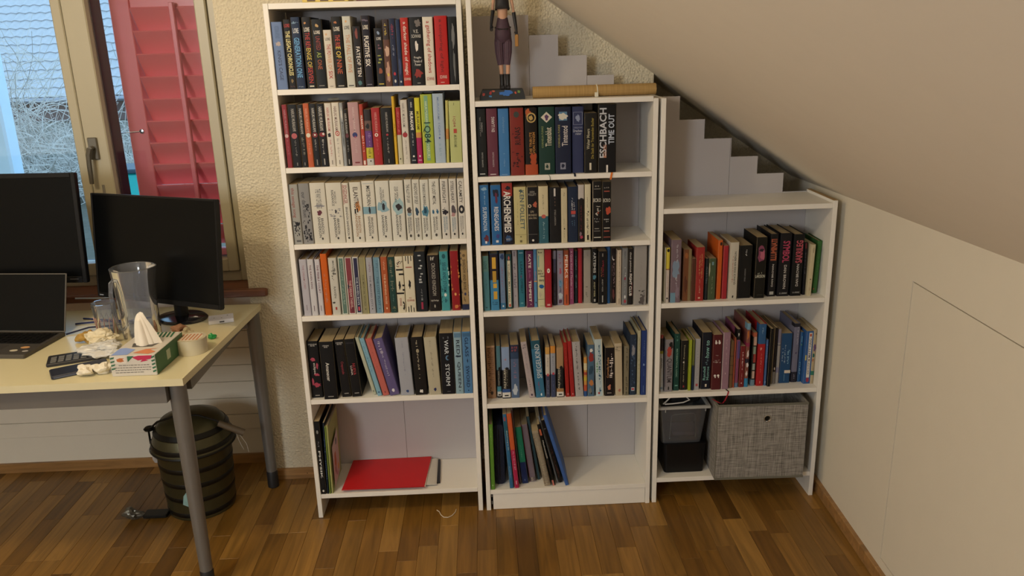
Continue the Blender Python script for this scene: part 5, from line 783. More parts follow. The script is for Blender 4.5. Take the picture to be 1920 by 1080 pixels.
ORDN = 'first second third fourth fifth sixth seventh eighth ninth tenth eleventh twelfth thirteenth fourteenth fifteenth sixteenth seventeenth eighteenth nineteenth twentieth twenty-first twenty-second twenty-third twenty-fourth twenty-fifth twenty-sixth twenty-seventh twenty-eighth'.split()
def nwords(s): return len(s.replace(',', ' ').split())
for key, where, z, bl in BOOKS:
    BK[key] = []; grp = 'books on the '+where; wh = where.replace(' of the ', ' of ')
    a, b = where.split(' of the '); b = b.replace('tall left bookcase', "tall bookcase's").replace('middle bookcase', "middle bookcase's").replace('low right bookcase', "low bookcase's")
    for i, row in enumerate(bl):
        x, w, h, y, lean, col, look, marks = row[:8]; opt = row[8] if len(row) > 8 else {}
        on_ = ORDN[i]; lab = '%s, %s from left on %s %s' % (look, on_, b, a)
        if nwords(lab) > 16: lab = '%s, %s on %s %s' % (look, on_, b, a)
        BK[key].append(book(x, w, h, y, lean, col, lab, marks, opt, z, grp, i))
# ribbon markers hanging out of books (parts of those books)
def ribbon(bk, col, pts, wd=.003):
    m = MB(); P = [Vector(p) for p in pts]
    for a, b in zip(P[:-1], P[1:]):
        m.add([a+Vector((-wd/2,0,0)), a+Vector((wd/2,0,0)), b+Vector((wd/2,0,.0)), b+Vector((-wd/2,0,0)), a+Vector((-wd/2,-.0004,0)), a+Vector((wd/2,-.0004,0)), b+Vector((wd/2,-.0004,0)), b+Vector((-wd/2,-.0004,0))], [(0,1,2,3),(7,6,5,4),(0,4,5,1),(2,6,7,3),(0,3,7,4),(1,5,6,2)])
    m.obj('ribbon_marker', mat(col, .5), bk)
ribbon(BK['M1'][5], '1c3c30', [(.868,.010,1.2455),(.872,-.0035,1.2455),(.876,-.0038,1.238),(.877,-.0038,1.222)], .0016)
ribbon(BK['M1'][6], '14182c', [(.957,.010,1.2455),(.958,-.0035,1.2455),(.959,-.0038,1.236)], .006)
ribbon(BK['M1'][9], 'd87018', [(1.081,.010,1.2455),(1.081,-.0035,1.2455),(1.079,-.0038,1.235),(1.077,-.0040,1.222)], .006)
ribbon(BK['R2'][9], '9c1c2c', [(1.506,.02,.4408),(1.509,-.001,.4408),(1.506,-.003,.43),(1.497,-.004,.408),(1.488,-.004,.396),(1.478,-.003,.398),(1.462,.006,.405),(1.455,.012,.408)], .005)

# loose things on and in the bookcases
g_ = MB(); g_.bbox((.120,.01,1.8006),(.262,.12,1.86), .002); bx = thing('cardboard_box', 'pale yellow printed box lying on top of the tall bookcase', 'box', (.19,.065,1.8004)); g_.obj('box_body', mat('d8c060', .5), bx)
m = MB(); [m.box((a,.0093,1.803),(b,.0099,1.812)) for a, b in ((.135,.16),(.175,.2),(.215,.25))]; m.obj('printed_mark', mat('5c4428', .5), bx)
tag(MB().bbox((.285,.015,1.8006),(.375,.14,1.815), .002).obj('notebook', mat('5a2a22', .5)), 'flat dark red notebook on top of the tall bookcase beside the yellow box', 'notebook')
tag(crumple((.175,.09,1.5035),.012,.5,3,2,(1.6,1,.35)).obj('paper_scrap', mat('c4c0b0', .8)), 'crumpled pale paper scrap lying on top of the white paperbacks', 'paper')

# rolled straw mat
ma = thing('rolled_mat', 'rolled straw mat lying on top of the middle bookcase', 'mat', (1.03,.062,1.4872))
m = MB(); X0, X1 = .829, 1.233
n = 40; outp = [(.0185+.0004*math.sin(i*1.7), i*2*math.pi/n) for i in range(n)]
m.add([(x_, .062+r_*math.cos(a), 1.5062+r_*math.sin(a)) for x_ in (X0, X0+.1, X0+.2, X0+.3, X1) for r_, a in outp], [(k*n+i, k*n+(i+1)%n, (k+1)*n+(i+1)%n, (k+1)*n+i) for k in range(4) for i in range(n)]+[tuple(range(n-1,-1,-1)), tuple(range(4*n,5*n))]); m.sm = True
m.obj('mat_roll', M_straw, ma)
sp = MB(); sp.sm = True; pts = [(X1+.0006, .062+(.003+.0145*i/60)*math.cos(i*.35), 1.5062+(.003+.0145*i/60)*math.sin(i*.35)) for i in range(61)]; sp.tube(pts, .0007, 4); sp.obj('spiral_end', mat('6a5028', .8), ma)
MB().tube([(1.036+.001*i, .062+.0196*math.cos(i*.8), 1.5066+.0196*math.sin(i*.8)) for i in range(9)], .0016, 6).obj('tie_string', mat('e0dcc8', .7), ma)
MB().bbox((1.030,.0385,1.4875),(1.042,.0425,1.502), .001).obj('tie_knot', mat('e0dcc8', .7), ma)

# figurine on a black painted plinth
fg = thing('figurine', 'painted standing figurine in plum trousers on a dark paint-splashed plinth, middle bookcase', 'figurine', (.732,.08,1.4872))
m = MB(); bz = 1.4875; m.add([(.655,.043,bz),(.803,.043,bz),(.803,.14,bz),(.655,.14,bz),(.655,.043,bz+.008),(.803,.043,bz+.008),(.803,.14,bz+.008),(.655,.14,bz+.008),(.665,.05,bz+.031),(.797,.05,bz+.031),(.797,.134,bz+.031),(.665,.134,bz+.031)], [(3,2,1,0),(0,1,5,4),(1,2,6,5),(2,3,7,6),(3,0,4,7),(4,5,9,8),(5,6,10,9),(6,7,11,10),(7,4,8,11),(8,9,10,11)])
m.obj('plinth', mat('22262a', .5), fg)
rr = random.Random(5)
for cc, cx, cz, s1, s2 in (('2c64b0',.742,.5,.026,.011),('a83c30',.668,.45,.006,.006),('a83030',.69,.6,.006,.007),('3c7cb0',.69,.15,.007,.004),('b85840',.70,.85,.006,.004),('6c8c40',.783,.7,.006,.006),('c05040',.772,.55,.004,.005)):
    q = MB(); zz = bz+.008+.023*cz; yq = .043+.007*cz-.0006
    q.add([(cx+s1*k_*math.cos(i*math.pi/9), yq+(s2*k_*math.sin(i*math.pi/9))*.3, zz+s2*k_*math.sin(i*math.pi/9)) for i in range(18) for k_ in (rr.uniform(.5,1),)], [tuple(range(18))]); q.obj('paint_splash', mat(cc, .5), fg)
def skin_mesh(name, verts, edges, radii, material, parent, root=0, sub=1):
    me = D.meshes.new(name); o = wloc(parent); me.from_pydata([tuple(Vector(v)-o) for v in verts], edges, []); me.update()
    ob = D.objects.new(name, me); COL.objects.link(ob); ob.parent = parent; ob.modifiers.new('skin', 'SKIN'); 
    for i, r in enumerate(radii):
        sv = me.skin_vertices[0].data[i]; sv.radius = (r, r) if not isinstance(r, tuple) else r; sv.use_root = (i == root)
    s = ob.modifiers.new('sub', 'SUBSURF'); s.levels = s.render_levels = sub+1; ob.modifiers['skin'].use_smooth_shade = True; me.materials.append(material); return ob
fx = .738; fb = 1.5186; fy = .085
P = [(fx,fy,1.692),(fx,fy,1.728),(fx,fy+.002,1.765),(fx,fy,1.80),(fx,fy,1.828),(fx,fy-.002,1.845),(fx,fy-.004,1.868),(fx,fy-.003,1.888),
     (fx-.014,fy,1.675),(fx-.010,fy-.004,1.600),(fx-.007,fy,1.535),(fx+.013,fy,1.675),(fx+.014,fy-.003,1.600),(fx+.010,fy,1.535),
     (fx-.024,fy,1.822),(fx-.030,fy-.002,1.775),(fx-.036,fy-.008,1.725),(fx+.024,fy,1.822),(fx+.034,fy-.002,1.770),(fx+.042,fy-.008,1.708)]
E_ = [(0,1),(1,2),(2,3),(3,4),(4,5),(5,6),(6,7),(0,8),(8,9),(9,10),(0,11),(11,12),(12,13),(4,14),(14,15),(15,16),(4,17),(17,18),(18,19)]
RR = [.020,.0155,.0185,.019,.010,.006,.015,.013,.012,.008,.005,.012,.008,.005,.007,.005,.0035,.007,.005,.0035]
skin_mesh('body', P, E_, RR, mat('c89a7c', .6), fg)
m = MB(); plum = mat('46303c', .7, var=.25, nscale=120, key='plum_cloth')
tz = MB(); tz.lathe([(.0001,1.742),(.0165,1.742),(.0195,1.728),(.0250,1.706),(.0268,1.690),(.0255,1.676),(.016,1.664),(.0001,1.66)], (0,0,0), 20, Matrix.Translation((fx,fy,0))@Matrix.Diagonal((1,.82,1,1)), cap=False)
for s_ in (-1, 1): tz.tube([(fx+s_*.0125,fy,1.690),(fx+s_*.0140,fy-.001,1.665),(fx+s_*.0135,fy-.002,1.635),(fx+s_*.0115,fy-.003,1.612),(fx+s_*.0100,fy-.003,1.596)], [.0135,.0148,.0140,.0118,.0105], 14)
tz.obj('trousers', plum, fg)
ps = MB()
for s_ in (-1, 1):
    for an in (-150,-120,-90,-60,-30):
        c_a, s_a = math.cos(rad(an)), math.sin(rad(an)); ps.tube([(fx+s_*.0140+.0149*c_a,fy-.001+.0149*s_a,1.668),(fx+s_*.0135+.0141*c_a,fy-.002+.0141*s_a,1.635),(fx+s_*.0115+.0119*c_a,fy-.003+.0119*s_a,1.612),(fx+s_*.0100+.0106*c_a,fy-.003+.0106*s_a,1.597)], .0006, 4)
ps.obj('pinstripes', mat('7a6472', .7), fg)
skin_mesh('top', [(fx,fy,1.772),(fx,fy+.001,1.79),(fx,fy,1.815)], [(0,1),(1,2)], [.022,.0235,.019], mat('1c1a1e', .6), fg, 1)
m = MB(); m.tube([(fx-.0245,fy,1.712),(fx-.012,fy-.0185,1.706),(fx+.012,fy-.0185,1.706),(fx+.0245,fy,1.712),(fx+.012,fy+.0185,1.714),(fx-.012,fy+.0185,1.714),(fx-.0245,fy,1.712)], .0028, 6); m.obj('belt', mat('241c1c', .5), fg)
for s_, bx_ in ((-1, fx-.007), (1, fx+.011)):
    m = MB(); m.lathe([(.0085,0),(.0088,.006),(.0075,.018),(.0082,.044),(.0088,.047),(.006,.046)], (bx_,fy,fb+.001), 14); m.bbox((bx_-.0075,fy-.024,fb+.0008),(bx_+.0075,fy+.003,fb+.012), .003); m.obj('boot', mat('161416', .5), fg)
for s_, a, b in ((-1, (fx-.030,fy-.003,1.765), (fx-.037,fy-.009,1.722)), (1, (fx+.036,fy-.003,1.757), (fx+.043,fy-.009,1.704))):
    gl = MB(); gl.tube([a, tuple((Vector(a)+Vector(b))/2), b], [.0062,.0056,.0045], 8); gl.obj('glove', mat('17161a', .6), fg)
    hnd = MB(); bb = Vector(b); hnd.tube([bb, bb+Vector((0,-.002,-.010))], [.0042,.0050], 8)
    for k in range(4): hnd.tube([bb+Vector(((k-1.5)*.0024,-.002,-.009)), bb+Vector(((k-1.5)*.0026,-.004,-.016)), bb+Vector(((k-1.5)*.0024,-.0015,-.0215+abs(k-1.5)*.001))], [.0013,.0012,.0009], 5)
    hnd.tube([bb+Vector((-s_*.004,-.002,-.005)), bb+Vector((-s_*.007,-.005,-.011))], [.0014,.001], 5); hnd.obj('hand', mat('17161a', .6), fg)
m = MB(); m.bbox((fx+.038,fy-.014,1.652),(fx+.049,fy-.004,1.690), .002); m.obj('held_block', mat('a87838', .5), fg)
hd = MB(); hd.lathe([(.0001,.030),(.010,.027),(.0165,.018),(.0185,.006),(.0180,-.004),(.013,-.010)], (fx,fy+.002,1.876), 16, cap=False); hd.obj('hair', mat('241f26', .7), fg)

# red folder stack on the bottom shelf of the tall bookcase
z0 = .0965
tb_ = MB(); Mr = Matrix.Translation((.43,.145,z0))@Matrix.Rotation(rad(2),4,'Z')
tag(tb_.bbox((-.30,-.105,0),(.018,.07,.007), .002, Mr).obj('tablet', mat('141416', .3)), 'flat black slab under the papers on the bottom shelf of the tall bookcase', 'tablet')
for i in range(3):
    tag(MB().prism([(.115+i*.004,.018-.003*i,z0+.0072+.0009*i),(.440-.003*i,.022,z0+.0072+.0009*i),(.436-.002*i,.218,z0+.0072+.0009*i),(.118,.215,z0+.0072+.0009*i)], (0,0,1), .0008).obj('paper_sheets', mat('cdc8be', .7)), ('bottom', 'middle', 'top')[i]+' white paper sheaf sticking out beneath the red folder', 'paper', 'papers under the red folder')
fo = thing('folder', 'bright red card folder lying flat on the tall bookcase bottom shelf', 'folder', (.25,.12,z0+.0100))
q = [(.092,.004),(.400,.003),(.411,.224),(.103,.224)]
MB().prism([(a,b,z0+.0102) for a,b in q], (0,0,1), .0008).obj('back_cover', mat('c4161c', .5), fo)
MB().prism([(a*.99+.004,b+.002,z0+.0113) for a,b in q], (0,0,1), .0012).obj('inner_sheets', mat('e0d8cc', .7), fo)
MB().add([(q[0][0]+.002,q[0][1],z0+.0128),(q[1][0]-.004,q[1][1]-.001,z0+.0128),(q[2][0]-.001,q[2][1],z0+.014),(q[3][0],q[3][1],z0+.0128),(q[0][0]+.002,q[0][1],z0+.0138),(q[1][0]-.004,q[1][1]-.001,z0+.0145),(q[2][0]-.001,q[2][1],z0+.016),(q[3][0],q[3][1],z0+.0138)], [(3,2,1,0),(4,5,6,7),(0,1,5,4),(1,2,6,5),(2,3,7,6),(3,0,4,7)]).obj('front_cover', mat('c4161c', .5), fo)

# right bookcase bottom: boxes and fabric bin
z0 = .1004
bb_ = thing('storage_box', 'plain black plastic box on the low bookcase bottom shelf', 'box', (1.366,.12,z0))
def tapered(x0,y0,x1,y1,z0,z1,i,t,M_,nm,par,cor=.012):
    def ring(a,b,c,d,z,r):
        o_ = []
        for cx,cy,a0 in ((c-r,b+r,-90),(c-r,d-r,0),(a+r,d-r,90),(a+r,b+r,180)):
            for k in range(4): an = rad(a0+k*30); o_.append((cx+r*math.cos(an), cy+r*math.sin(an), z))
        return o_
    vs = ring(x0+i,y0+i,x1-i,y1-i,z0,cor)+ring(x0,y0,x1,y1,z1,cor)+ring(x0+t,y0+t,x1-t,y1-t,z1,cor)+ring(x0+i+t,y0+i+t,x1-i-t,y1-i-t,z0+t,cor); n = 16
    fs = [(k*n+j, k*n+(j+1)%n, (k+1)*n+(j+1)%n, (k+1)*n+j) for k in range(3) for j in range(n)]+[tuple(range(n-1,-1,-1)), tuple(range(3*n,4*n))]
    m = MB(); m.add(vs, fs); m.sm = True; return m.obj(nm, M_, par)
tapered(1.290,.035,1.446,.215,z0,.217,.004,.003,M_black,'box_body',bb_)
MB().bbox((1.290,.035,.2172),(1.446,.215,.2196), .001).obj('lid', M_black, bb_)
cb = thing('clear_box', 'clear plastic tub of papers and leads standing on the black box', 'box', (1.366,.12,.2198))
tapered(1.268,.03,1.446,.218,.2200,.366,.016,.0025,M_frost,'tub',cb)
m = MB(); 
for a, b in (((1.262,.022,.366),(1.4555,.034,.376)),((1.262,.214,.366),(1.4555,.224,.376)),((1.262,.034,.366),(1.274,.214,.376)),((1.444,.034,.366),(1.4555,.214,.376)),((1.288,.028,.352),(1.292,.034,.366)),((1.436,.028,.352),(1.440,.034,.366))): m.bbox(a, b, .002)
m.obj('rim', mat('a8a8a4', .4, key='milky_plastic'), cb)
tag(MB().prism([(1.300,.055,.2235),(1.420,.055,.2235),(1.42,.18,.2235),(1.30,.18,.2235)], (0,0,1), .016).obj('charger_block', M_black), 'black block at the bottom inside the clear plastic tub', 'charger')
m = MB(); m.tube([(1.312,.048,.236),(1.316,.046,.33),(1.330,.046,.336),(1.398,.046,.338),(1.404,.046,.33),(1.408,.046,.24)], .0016, 6); tag(m.obj('wire_frame', mat('d8d8d8', .4)), 'thin white bent frame standing inside the clear plastic tub', 'frame')
tag(MB().prism([(1.33,.07,.2400),(1.43,.062,.2400),(1.425,.15,.2400),(1.335,.15,.2400)], (0,0,1), .012).obj('folded_bag', mat('8c80a8', .6)), 'lilac folded pouch inside the clear plastic tub', 'pouch')
m = MB(); m.tube([(1.285,.05,.3775),(1.30,.06,.385),(1.312,.055,.402),(1.345,.06,.400),(1.372,.07,.396),(1.385,.06,.386),(1.36,.05,.381),(1.32,.045,.380),(1.29,.045,.379)], .0026, 6); tag(m.obj('charging_lead', mat('e0dcd4', .5)), 'white charging lead coiled on the rim of the clear tub', 'cable')
tag(crumple((1.37,.13,.372),.034,.35,9,3,(2.0,1.6,.8)).obj('black_cloth', mat('0e0e10', .9)), 'dark bundled cloth filling the top of the clear tub', 'cloth')
fbn = thing('fabric_bin', 'grey woven linen storage cube with a metal eyelet', 'bin', (1.62,.09,z0))
Mb = Matrix.Translation((1.630,.085,z0+.0002))@Matrix.Rotation(rad(-1.2),4,'Z'); hw, hd_, H = .163, .118, .300
def wallpiece(a, b, cut=None):
    return MB().bbox(a, b, .0015, Mb)
m = MB(); N_ = 14; cz_, rz_ = .243, .0105; cx_ = .018
ring = [(cx_+rz_*math.cos(i*2*math.pi/16), cz_+rz_*math.sin(i*2*math.pi/16)) for i in range(16)]
sq = [(-hw,0),(hw,0),(hw,H),(-hw,H)]
def sqpt(a):
    c_, s_ = math.cos(a), math.sin(a); k = min((hw-cx_ if c_ > 0 else hw+cx_)/max(abs(c_),1e-6), (H-cz_ if s_ > 0 else cz_)/max(abs(s_),1e-6)); return (cx_+c_*k, cz_+s_*k)
angs = sorted([i*2*math.pi/16 for i in range(16)]+[math.atan2(q[1]-cz_, q[0]-cx_)%(2*math.pi) for q in sq])
ri = [(cx_+rz_*math.cos(a), cz_+rz_*math.sin(a)) for a in angs]; ro = [sqpt(a) for a in angs]; n = len(angs)
vs = [Mb @ Vector((p, -hd_, q)) for p, q in ri+ro]+[Mb @ Vector((p, -hd_+.004, q)) for p, q in ri+ro]
fs = []
for i in range(n): j = (i+1)%n; fs += [(i,j,n+j,n+i),(2*n+j,2*n+i,3*n+i,3*n+j),(i,2*n+i,2*n+j,j),(n+j,3*n+j,3*n+i,n+i)]
m.add(vs, fs); m.obj('front_panel', M_linen, fbn)
for a, b, nm in (((-hw,-hd_+.004,0),(-hw+.004,hd_,H),'side_panel'),((hw-.004,-hd_+.004,0),(hw,hd_,H),'side_panel'),((-hw+.004,hd_-.004,0),(hw-.004,hd_,H),'back_panel'),((-hw+.004,-hd_+.004,0),(hw-.004,hd_-.004,.004),'bottom_panel')): wallpiece(a, b).obj(nm, M_linen, fbn)
tr = MB(); gm = mat('6c6a5e', .9)
for a, b in (((-hw-.0012,-hd_-.0012,H-.007),(hw+.0012,-hd_,H+.001)),((-hw-.0012,-hd_-.0012,.0002),(hw+.0012,-hd_,.009)),((-hw-.0012,-hd_,H-.007),(-hw,hd_,H+.001)),((hw,-hd_,H-.007),(hw+.0012,hd_,H+.001)),((-hw-.0012,-hd_-.0012,.009),(-hw+.002,-hd_,H-.007))): tr.bbox(a, b, .0005, Mb)
tr.obj('hem_binding', gm, fbn)
et = MB(); R_ = .0125; et.tube([Mb @ Vector((cx_+R_*math.cos(i*math.pi/10), -hd_-.0012, cz_+R_*math.sin(i*math.pi/10))) for i in range(21)], .0022, 6); et.obj('eyelet', M_chrome, fbn)

# ---------------------------------------------------------------- desk
DZ = .755
dk = thing('desk', 'large white-topped desk with round grey steel legs under the window', 'desk', (-1.0,-.1,0))
M_top = mat('d6cda8', .3, var=.015, key='cream_desk_top')
MB().prism([(-1.85,-.452,DZ-.022),(-.238,-.443,DZ-.022),(-.196,.268,DZ-.022),(-1.85,.275,DZ-.022)], (0,0,1), .022).obj('table_top', M_top, dk)
m = MB(); m.box((-1.80,-.425,DZ-.082),(-.300,-.400,DZ-.0225)); m.box((-.272,-.35,DZ-.072),(-.252,.235,DZ-.0225)); m.box((-1.80,.225,DZ-.082),(-.24,.245,DZ-.0225)); m.obj('steel_rail', M_steel, dk)
for lx, ly in ((-.280,-.385),(-.225,.245),(-1.78,-.39),(-1.78,.23)):
    o = MB().lathe([(.0255,DZ-.0228),(.0255,.60),(.0200,.075),(.0200,.072)][::-1], (lx,ly,0), 24).obj('leg', M_steel, dk); MB().lathe([(.018,.0005),(.0215,.003),(.0215,.066),(.019,.0715)], (lx,ly,0), 20).obj('foot', mat('1c1c1e', .5), o)

def pm(c, yaw, tilt):
    n = Vector((math.sin(yaw), -math.cos(yaw), 0)); up = Vector((0,0,1)); rx = Vector((math.cos(yaw), math.sin(yaw), 0))
    u2 = math.cos(tilt)*up-math.sin(tilt)*n; n2 = math.cos(tilt)*n+math.sin(tilt)*up; Y = -n2
    return Matrix(((rx.x,Y.x,u2.x,c[0]),(rx.y,Y.y,u2.y,c[1]),(rx.z,Y.z,u2.z,c[2]),(0,0,0,1)))
def monitor(c, yaw, tilt, w, h, bez, bezb, base, label, logo):
    t = thing('monitor', label, 'monitor', (base[0], base[1], DZ+.0002)); M_ = pm(c, yaw, tilt)
    fr = MB(); 
    for a, b in (((-w/2,0,-h/2),(-w/2+bez,.018,h/2)),((w/2-bez,0,-h/2),(w/2,.018,h/2)),((-w/2+bez,0,h/2-bez),(w/2-bez,.018,h/2)),((-w/2+bez,0,-h/2),(w/2-bez,.018,-h/2+bezb))): fr.bbox(a, b, .002, M_)
    fr.bbox((-w/2+.002,.012,-h/2+.002),(w/2-.002,.024,h/2-.002), .003, M_); fr.bbox((-w/3,.024,-h/3),(w/3,.045,h/4), .01, M_); fr.obj('housing', M_black, t)
    MB().box((-w/2+bez,.003,-h/2+bezb),(w/2-bez,.008,h/2-bez), M_).obj('screen_panel', M_scr, t)
    MB().box((-w/2+.012,-.0004,-h/2+.006),(-w/2+.030,-.0001,-h/2+.010), M_).obj('logo', mat('8c9098', .4), t) if logo else MB().box((w/2-.06,-.0004,-h/2+.012),(w/2-.03,-.0001,-h/2+.0145), M_).obj('lettering_strip', mat('4c4c50', .4), t)
    bk = M_ @ Vector((0,.04,-.02)); b0 = Vector((base[0], base[1], DZ+.014))
    MB().tube([bk, bk*.55+b0*.45+Vector((0,.01,.02)), Vector((b0.x,b0.y,DZ+.10)), b0], [.020,.021,.022,.024], 12).obj('stand_neck', M_black, t)
    MB().lathe([(.094,0),(.096,.004),(.089,.010),(.03,.016),(.0001,.016)], (0,0,0), 40, Matrix.Translation((base[0],base[1],DZ+.0005))@Matrix.Rotation(yaw,4,'Z')@Matrix.Diagonal((1,.78,1,1))).obj('stand_base', mat('18181c', .12, key='glossy_black'), t)
    return t
monitor((-1.020,.150,1.096), -.1, .1, .58, .38, .016, .022, (-1.02,.14), 'left black monitor, tall, behind the open laptop', False)
monitor((-.4735,.0648,1.0226), -.419, .12, .551, .367, .007, .016, (-.435,.125), 'right black monitor turned left in front of the red shutter', True)
lp = thing('laptop', 'open dark laptop with stickers at the left of the desk', 'laptop', (-.94,-.09,DZ)); LY = -.13
Ml = pm((-.937,.044,.861), LY, .33)
m = MB(); m.bbox((-.16,0,-.1),(.16,.006,.1), .002, Ml); m.obj('lid', mat('6c6862', .4, .5, key='laptop_metal'), lp); MB().box((-.1565,-.0006,-.096),(.1565,.0,.0965), Ml).obj('screen_panel', M_scr, lp)
Mk = Matrix.Translation((-.937+.001,.008,DZ+.0004))@Matrix.Rotation(LY,4,'Z')
MB().bbox((-.16,-.215,0),(.16,-.001,.0135), .003, Mk).obj('base', mat('54504c', .45, .4, key='laptop_deck'), lp)
MB().box((-.147,-.118,.0136),(.147,-.016,.0142), Mk).obj('keyboard_well', mat('161616', .6), lp)
k = MB(); 
for r_ in range(5):
    for c_ in range(14): k.bbox((-.144+c_*.0207,-.114+r_*.0195,.0143),(-.144+c_*.0207+.0178,-.114+r_*.0195+.0165,.0158), .0006, Mk)
k.obj('keys', M_black, lp)['kind'] = 'stuff'
MB().box((-.05,-.205,.0136),(.05,-.130,.0139), Mk).obj('touchpad', mat('3c3a38', .4), lp)
for cx, cy, rx, ry, cc in ((.120,-.150,.015,.010,'c89868'),(.100,-.178,.013,.009,'c4bca8'),(.142,-.182,.010,.007,'a8a4a0')):
    q = MB(); q.add([Mk @ Vector((cx+rx*math.cos(i*math.pi/8), cy+ry*math.sin(i*math.pi/8), .01385)) for i in range(16)], [tuple(range(16))]); q.obj('sticker', mat(cc, .5), lp)

# pitcher
PX, PY = -.500, -.062
pc = thing('pitcher', 'clear plastic pitcher in front of the right monitor', 'pitcher', (PX,PY,DZ))
def sp_(a, z): return 1+(.13*max(0, math.cos(a-.1))**14 if z > .2 else 0)
m = MB(); m.lathe([(.0001,.006),(.054,.006),(.0565,.014),(.0575,.10),(.0610,.18),(.0650,.242),(.0665,.244),(.0680,.242),(.0635,.18),(.0600,.10),(.0595,.010),(.0585,.001),(.0001,.001)], (PX,PY,DZ), 48, wob=sp_, cap=False); m.obj('jug_body', M_clear, pc)
m = MB(); m.tube([(PX-.042,PY-.046,DZ+.215),(PX-.046,PY-.064,DZ+.208),(PX-.047,PY-.074,DZ+.17),(PX-.045,PY-.073,DZ+.10),(PX-.041,PY-.064,DZ+.055),(PX-.038,PY-.046,DZ+.045)], [.006,.007,.007,.0065,.006,.006], 10); m.obj('handle', M_clear, pc)
MB().tube([(PX+.0672*sp_(a,1)*math.cos(a), PY+.0672*sp_(a,1)*math.sin(a), DZ+.2435) for a in [i*math.pi/24 for i in range(49)]], .0016, 6).obj('rim', M_frost, pc)
# tumbler
tm_ = thing('tumbler', 'clear ribbed drinking glass left of the pitcher', 'glass', (-.628,-.03,DZ))
m = MB(); m.lathe([(.0001,.008),(.026,.008),(.036,.118),(.0385,.118),(.029,.002),(.0001,.002)], (-.628,-.03,DZ), 28, cap=False); m.obj('glass_wall', M_clear, tm_)
m = MB()
for i in range(14): a = i*2*math.pi/14; m.tube([(-.628+.0300*math.cos(a), -.03+.0300*math.sin(a), DZ+.010),(-.628+.0345*math.cos(a), -.03+.0345*math.sin(a), DZ+.055),(-.628+.0362*math.cos(a+.12), -.03+.0362*math.sin(a+.12), DZ+.072),(-.628+.036*math.cos(a+.24), -.03+.036*math.sin(a+.24), DZ+.058)], .0011, 4)
m.obj('cut_pattern', mat('b08878', .3, key='rose_cut'), tm_)
# tissue box
tbx = thing('tissue_box', 'open tissue box with green stripes at the desk corner', 'tissue box', (-.39,-.31,DZ+.0003))
Mt = Matrix.Translation((-.455,-.405,DZ+.0004))@Matrix.Rotation(rad(-.5),4,'Z'); w_, d_, h_ = .132, .20, .064
def shear(M_): return M_ @ Matrix(((1,.04,0,0),(0,1,0,0),(0,0,1,0),(0,0,0,1)))
Mt = shear(Mt)
MB().bbox((0,0,0),(w_,d_,h_), .0015, Mt).obj('carton', mat('c8c2b8', .5), tbx)
G = mat('2f6648', .5); MB().box((w_-.0002,.0015,.0015),(w_+.0005,d_-.0015,h_-.0015), Mt).obj('green_side', mat('3a6644', .55), tbx)
m = MB(); m.box((w_+.0005,.075,.018),(w_+.0009,.10,.048), Mt); m.obj('plain_label', mat('a8b49c', .5), tbx)
def flat(pts, c, nm, y=None, z=None, e=.0006):
    q = MB(); vs = [Mt @ Vector((p[0], -e, p[1])) for p in pts] if z is None else [Mt @ Vector((p[0], p[1], z+e)) for p in pts]; q.add(vs, [tuple(range(len(pts)))]); return q.obj(nm, mat(c, .5), tbx)
for i in range(4): flat([(.002+.000,.058-.011*i),(.002+.013,.061-.011*i),(.013,.056-.011*i),(.002,.053-.011*i)], '2f6648', 'green_stripe')
for i in range(5): flat([(w_-.012,.058-.011*i),(w_-.001,.062-.011*i),(w_-.001,.057-.011*i),(w_-.010,.053-.011*i)], '2f6648', 'green_stripe')
flat([(.014,.040),(.048,.040),(.048,.062),(.014,.062)], 'd8d0c4', 'white_panel'); flat([(.022,.046),(.032,.044),(.042,.047),(.038,.053),(.044,.056),(.03,.057),(.02,.053)], 'b86838', 'small_crest', e=.0009)
flat([(.052,.044),(.072,.062),(.052,.062)], '2f6648', 'green_stripe'); flat([(.066,.058),(.085,.063),(.125,.063),(.120,.052),(.105,.050),(.112,.047),(.088,.043),(.095,.050),(.082,.048)], 'b82850', 'pink_brush_stroke')
m = MB(); rr = random.Random(2)
for l in range(4):
    x_ = .012+(.012 if l == 0 else 0)
    while x_ < .112-.02*(l == 3): e_ = rr.uniform(.003,.010); m.box((x_,-.0008,.033-.0075*l),(x_+e_,-.0004,.0348-.0075*l), Mt); x_ += e_+.002
m.obj('small_print', mat('6c6860', .5), tbx)
for i in range(7): flat([(w_*.35+i*.012,d_-.002),(w_*.35+i*.012+.006,d_-.002),(w_*.35+i*.012+.014,d_-.05),(w_*.35+i*.012+.008,d_-.05)] if w_*.35+i*.012+.014 < w_ else [(w_-.004,d_-.01),(w_-.002,d_-.01),(w_-.002,d_-.02)], '2f6648', 'green_stripe', z=h_)
flat([(.06,.02),(.11,.008),(.125,.025),(.10,.045),(.12,.055),(.085,.05)], 'cc7848', 'orange_brush_stroke', z=h_)
flat([(.004,.004),(.05,.006),(.055,.05),(.02,.065),(.004,.06)], '8aa0d8', 'film_patch', z=h_)
flat([(.035,.07),(.095,.07),(.105,.10),(.095,.13),(.035,.13),(.025,.10)], '4a4640', 'slot', z=h_, e=.0004)
m = MB(); n = 36; vs = []; rows = 9
for j in range(rows):
    tt = j/(rows-1)
    for i in range(n):
        a = 2*math.pi*i/n; fold = 1+.28*math.sin(3*a+.6)+.12*math.sin(7*a)
        R1 = (.026*(1-tt)**.8+.009)*fold; cx_, cy_ = .066-.010*tt, .10
        vs.append(Mt @ Vector((cx_+R1*math.cos(a)*(1+.1*tt), cy_+R1*math.sin(a)*.55, h_-.004+.092*tt+(.012*math.sin(a+.5) if j == rows-1 else 0))))
m.add(vs, [(j*n+i, j*n+(i+1)%n, (j+1)*n+(i+1)%n, (j+1)*n+i) for j in range(rows-1) for i in range(n)]+[tuple(range((rows-1)*n, rows*n))]); m.sm = True
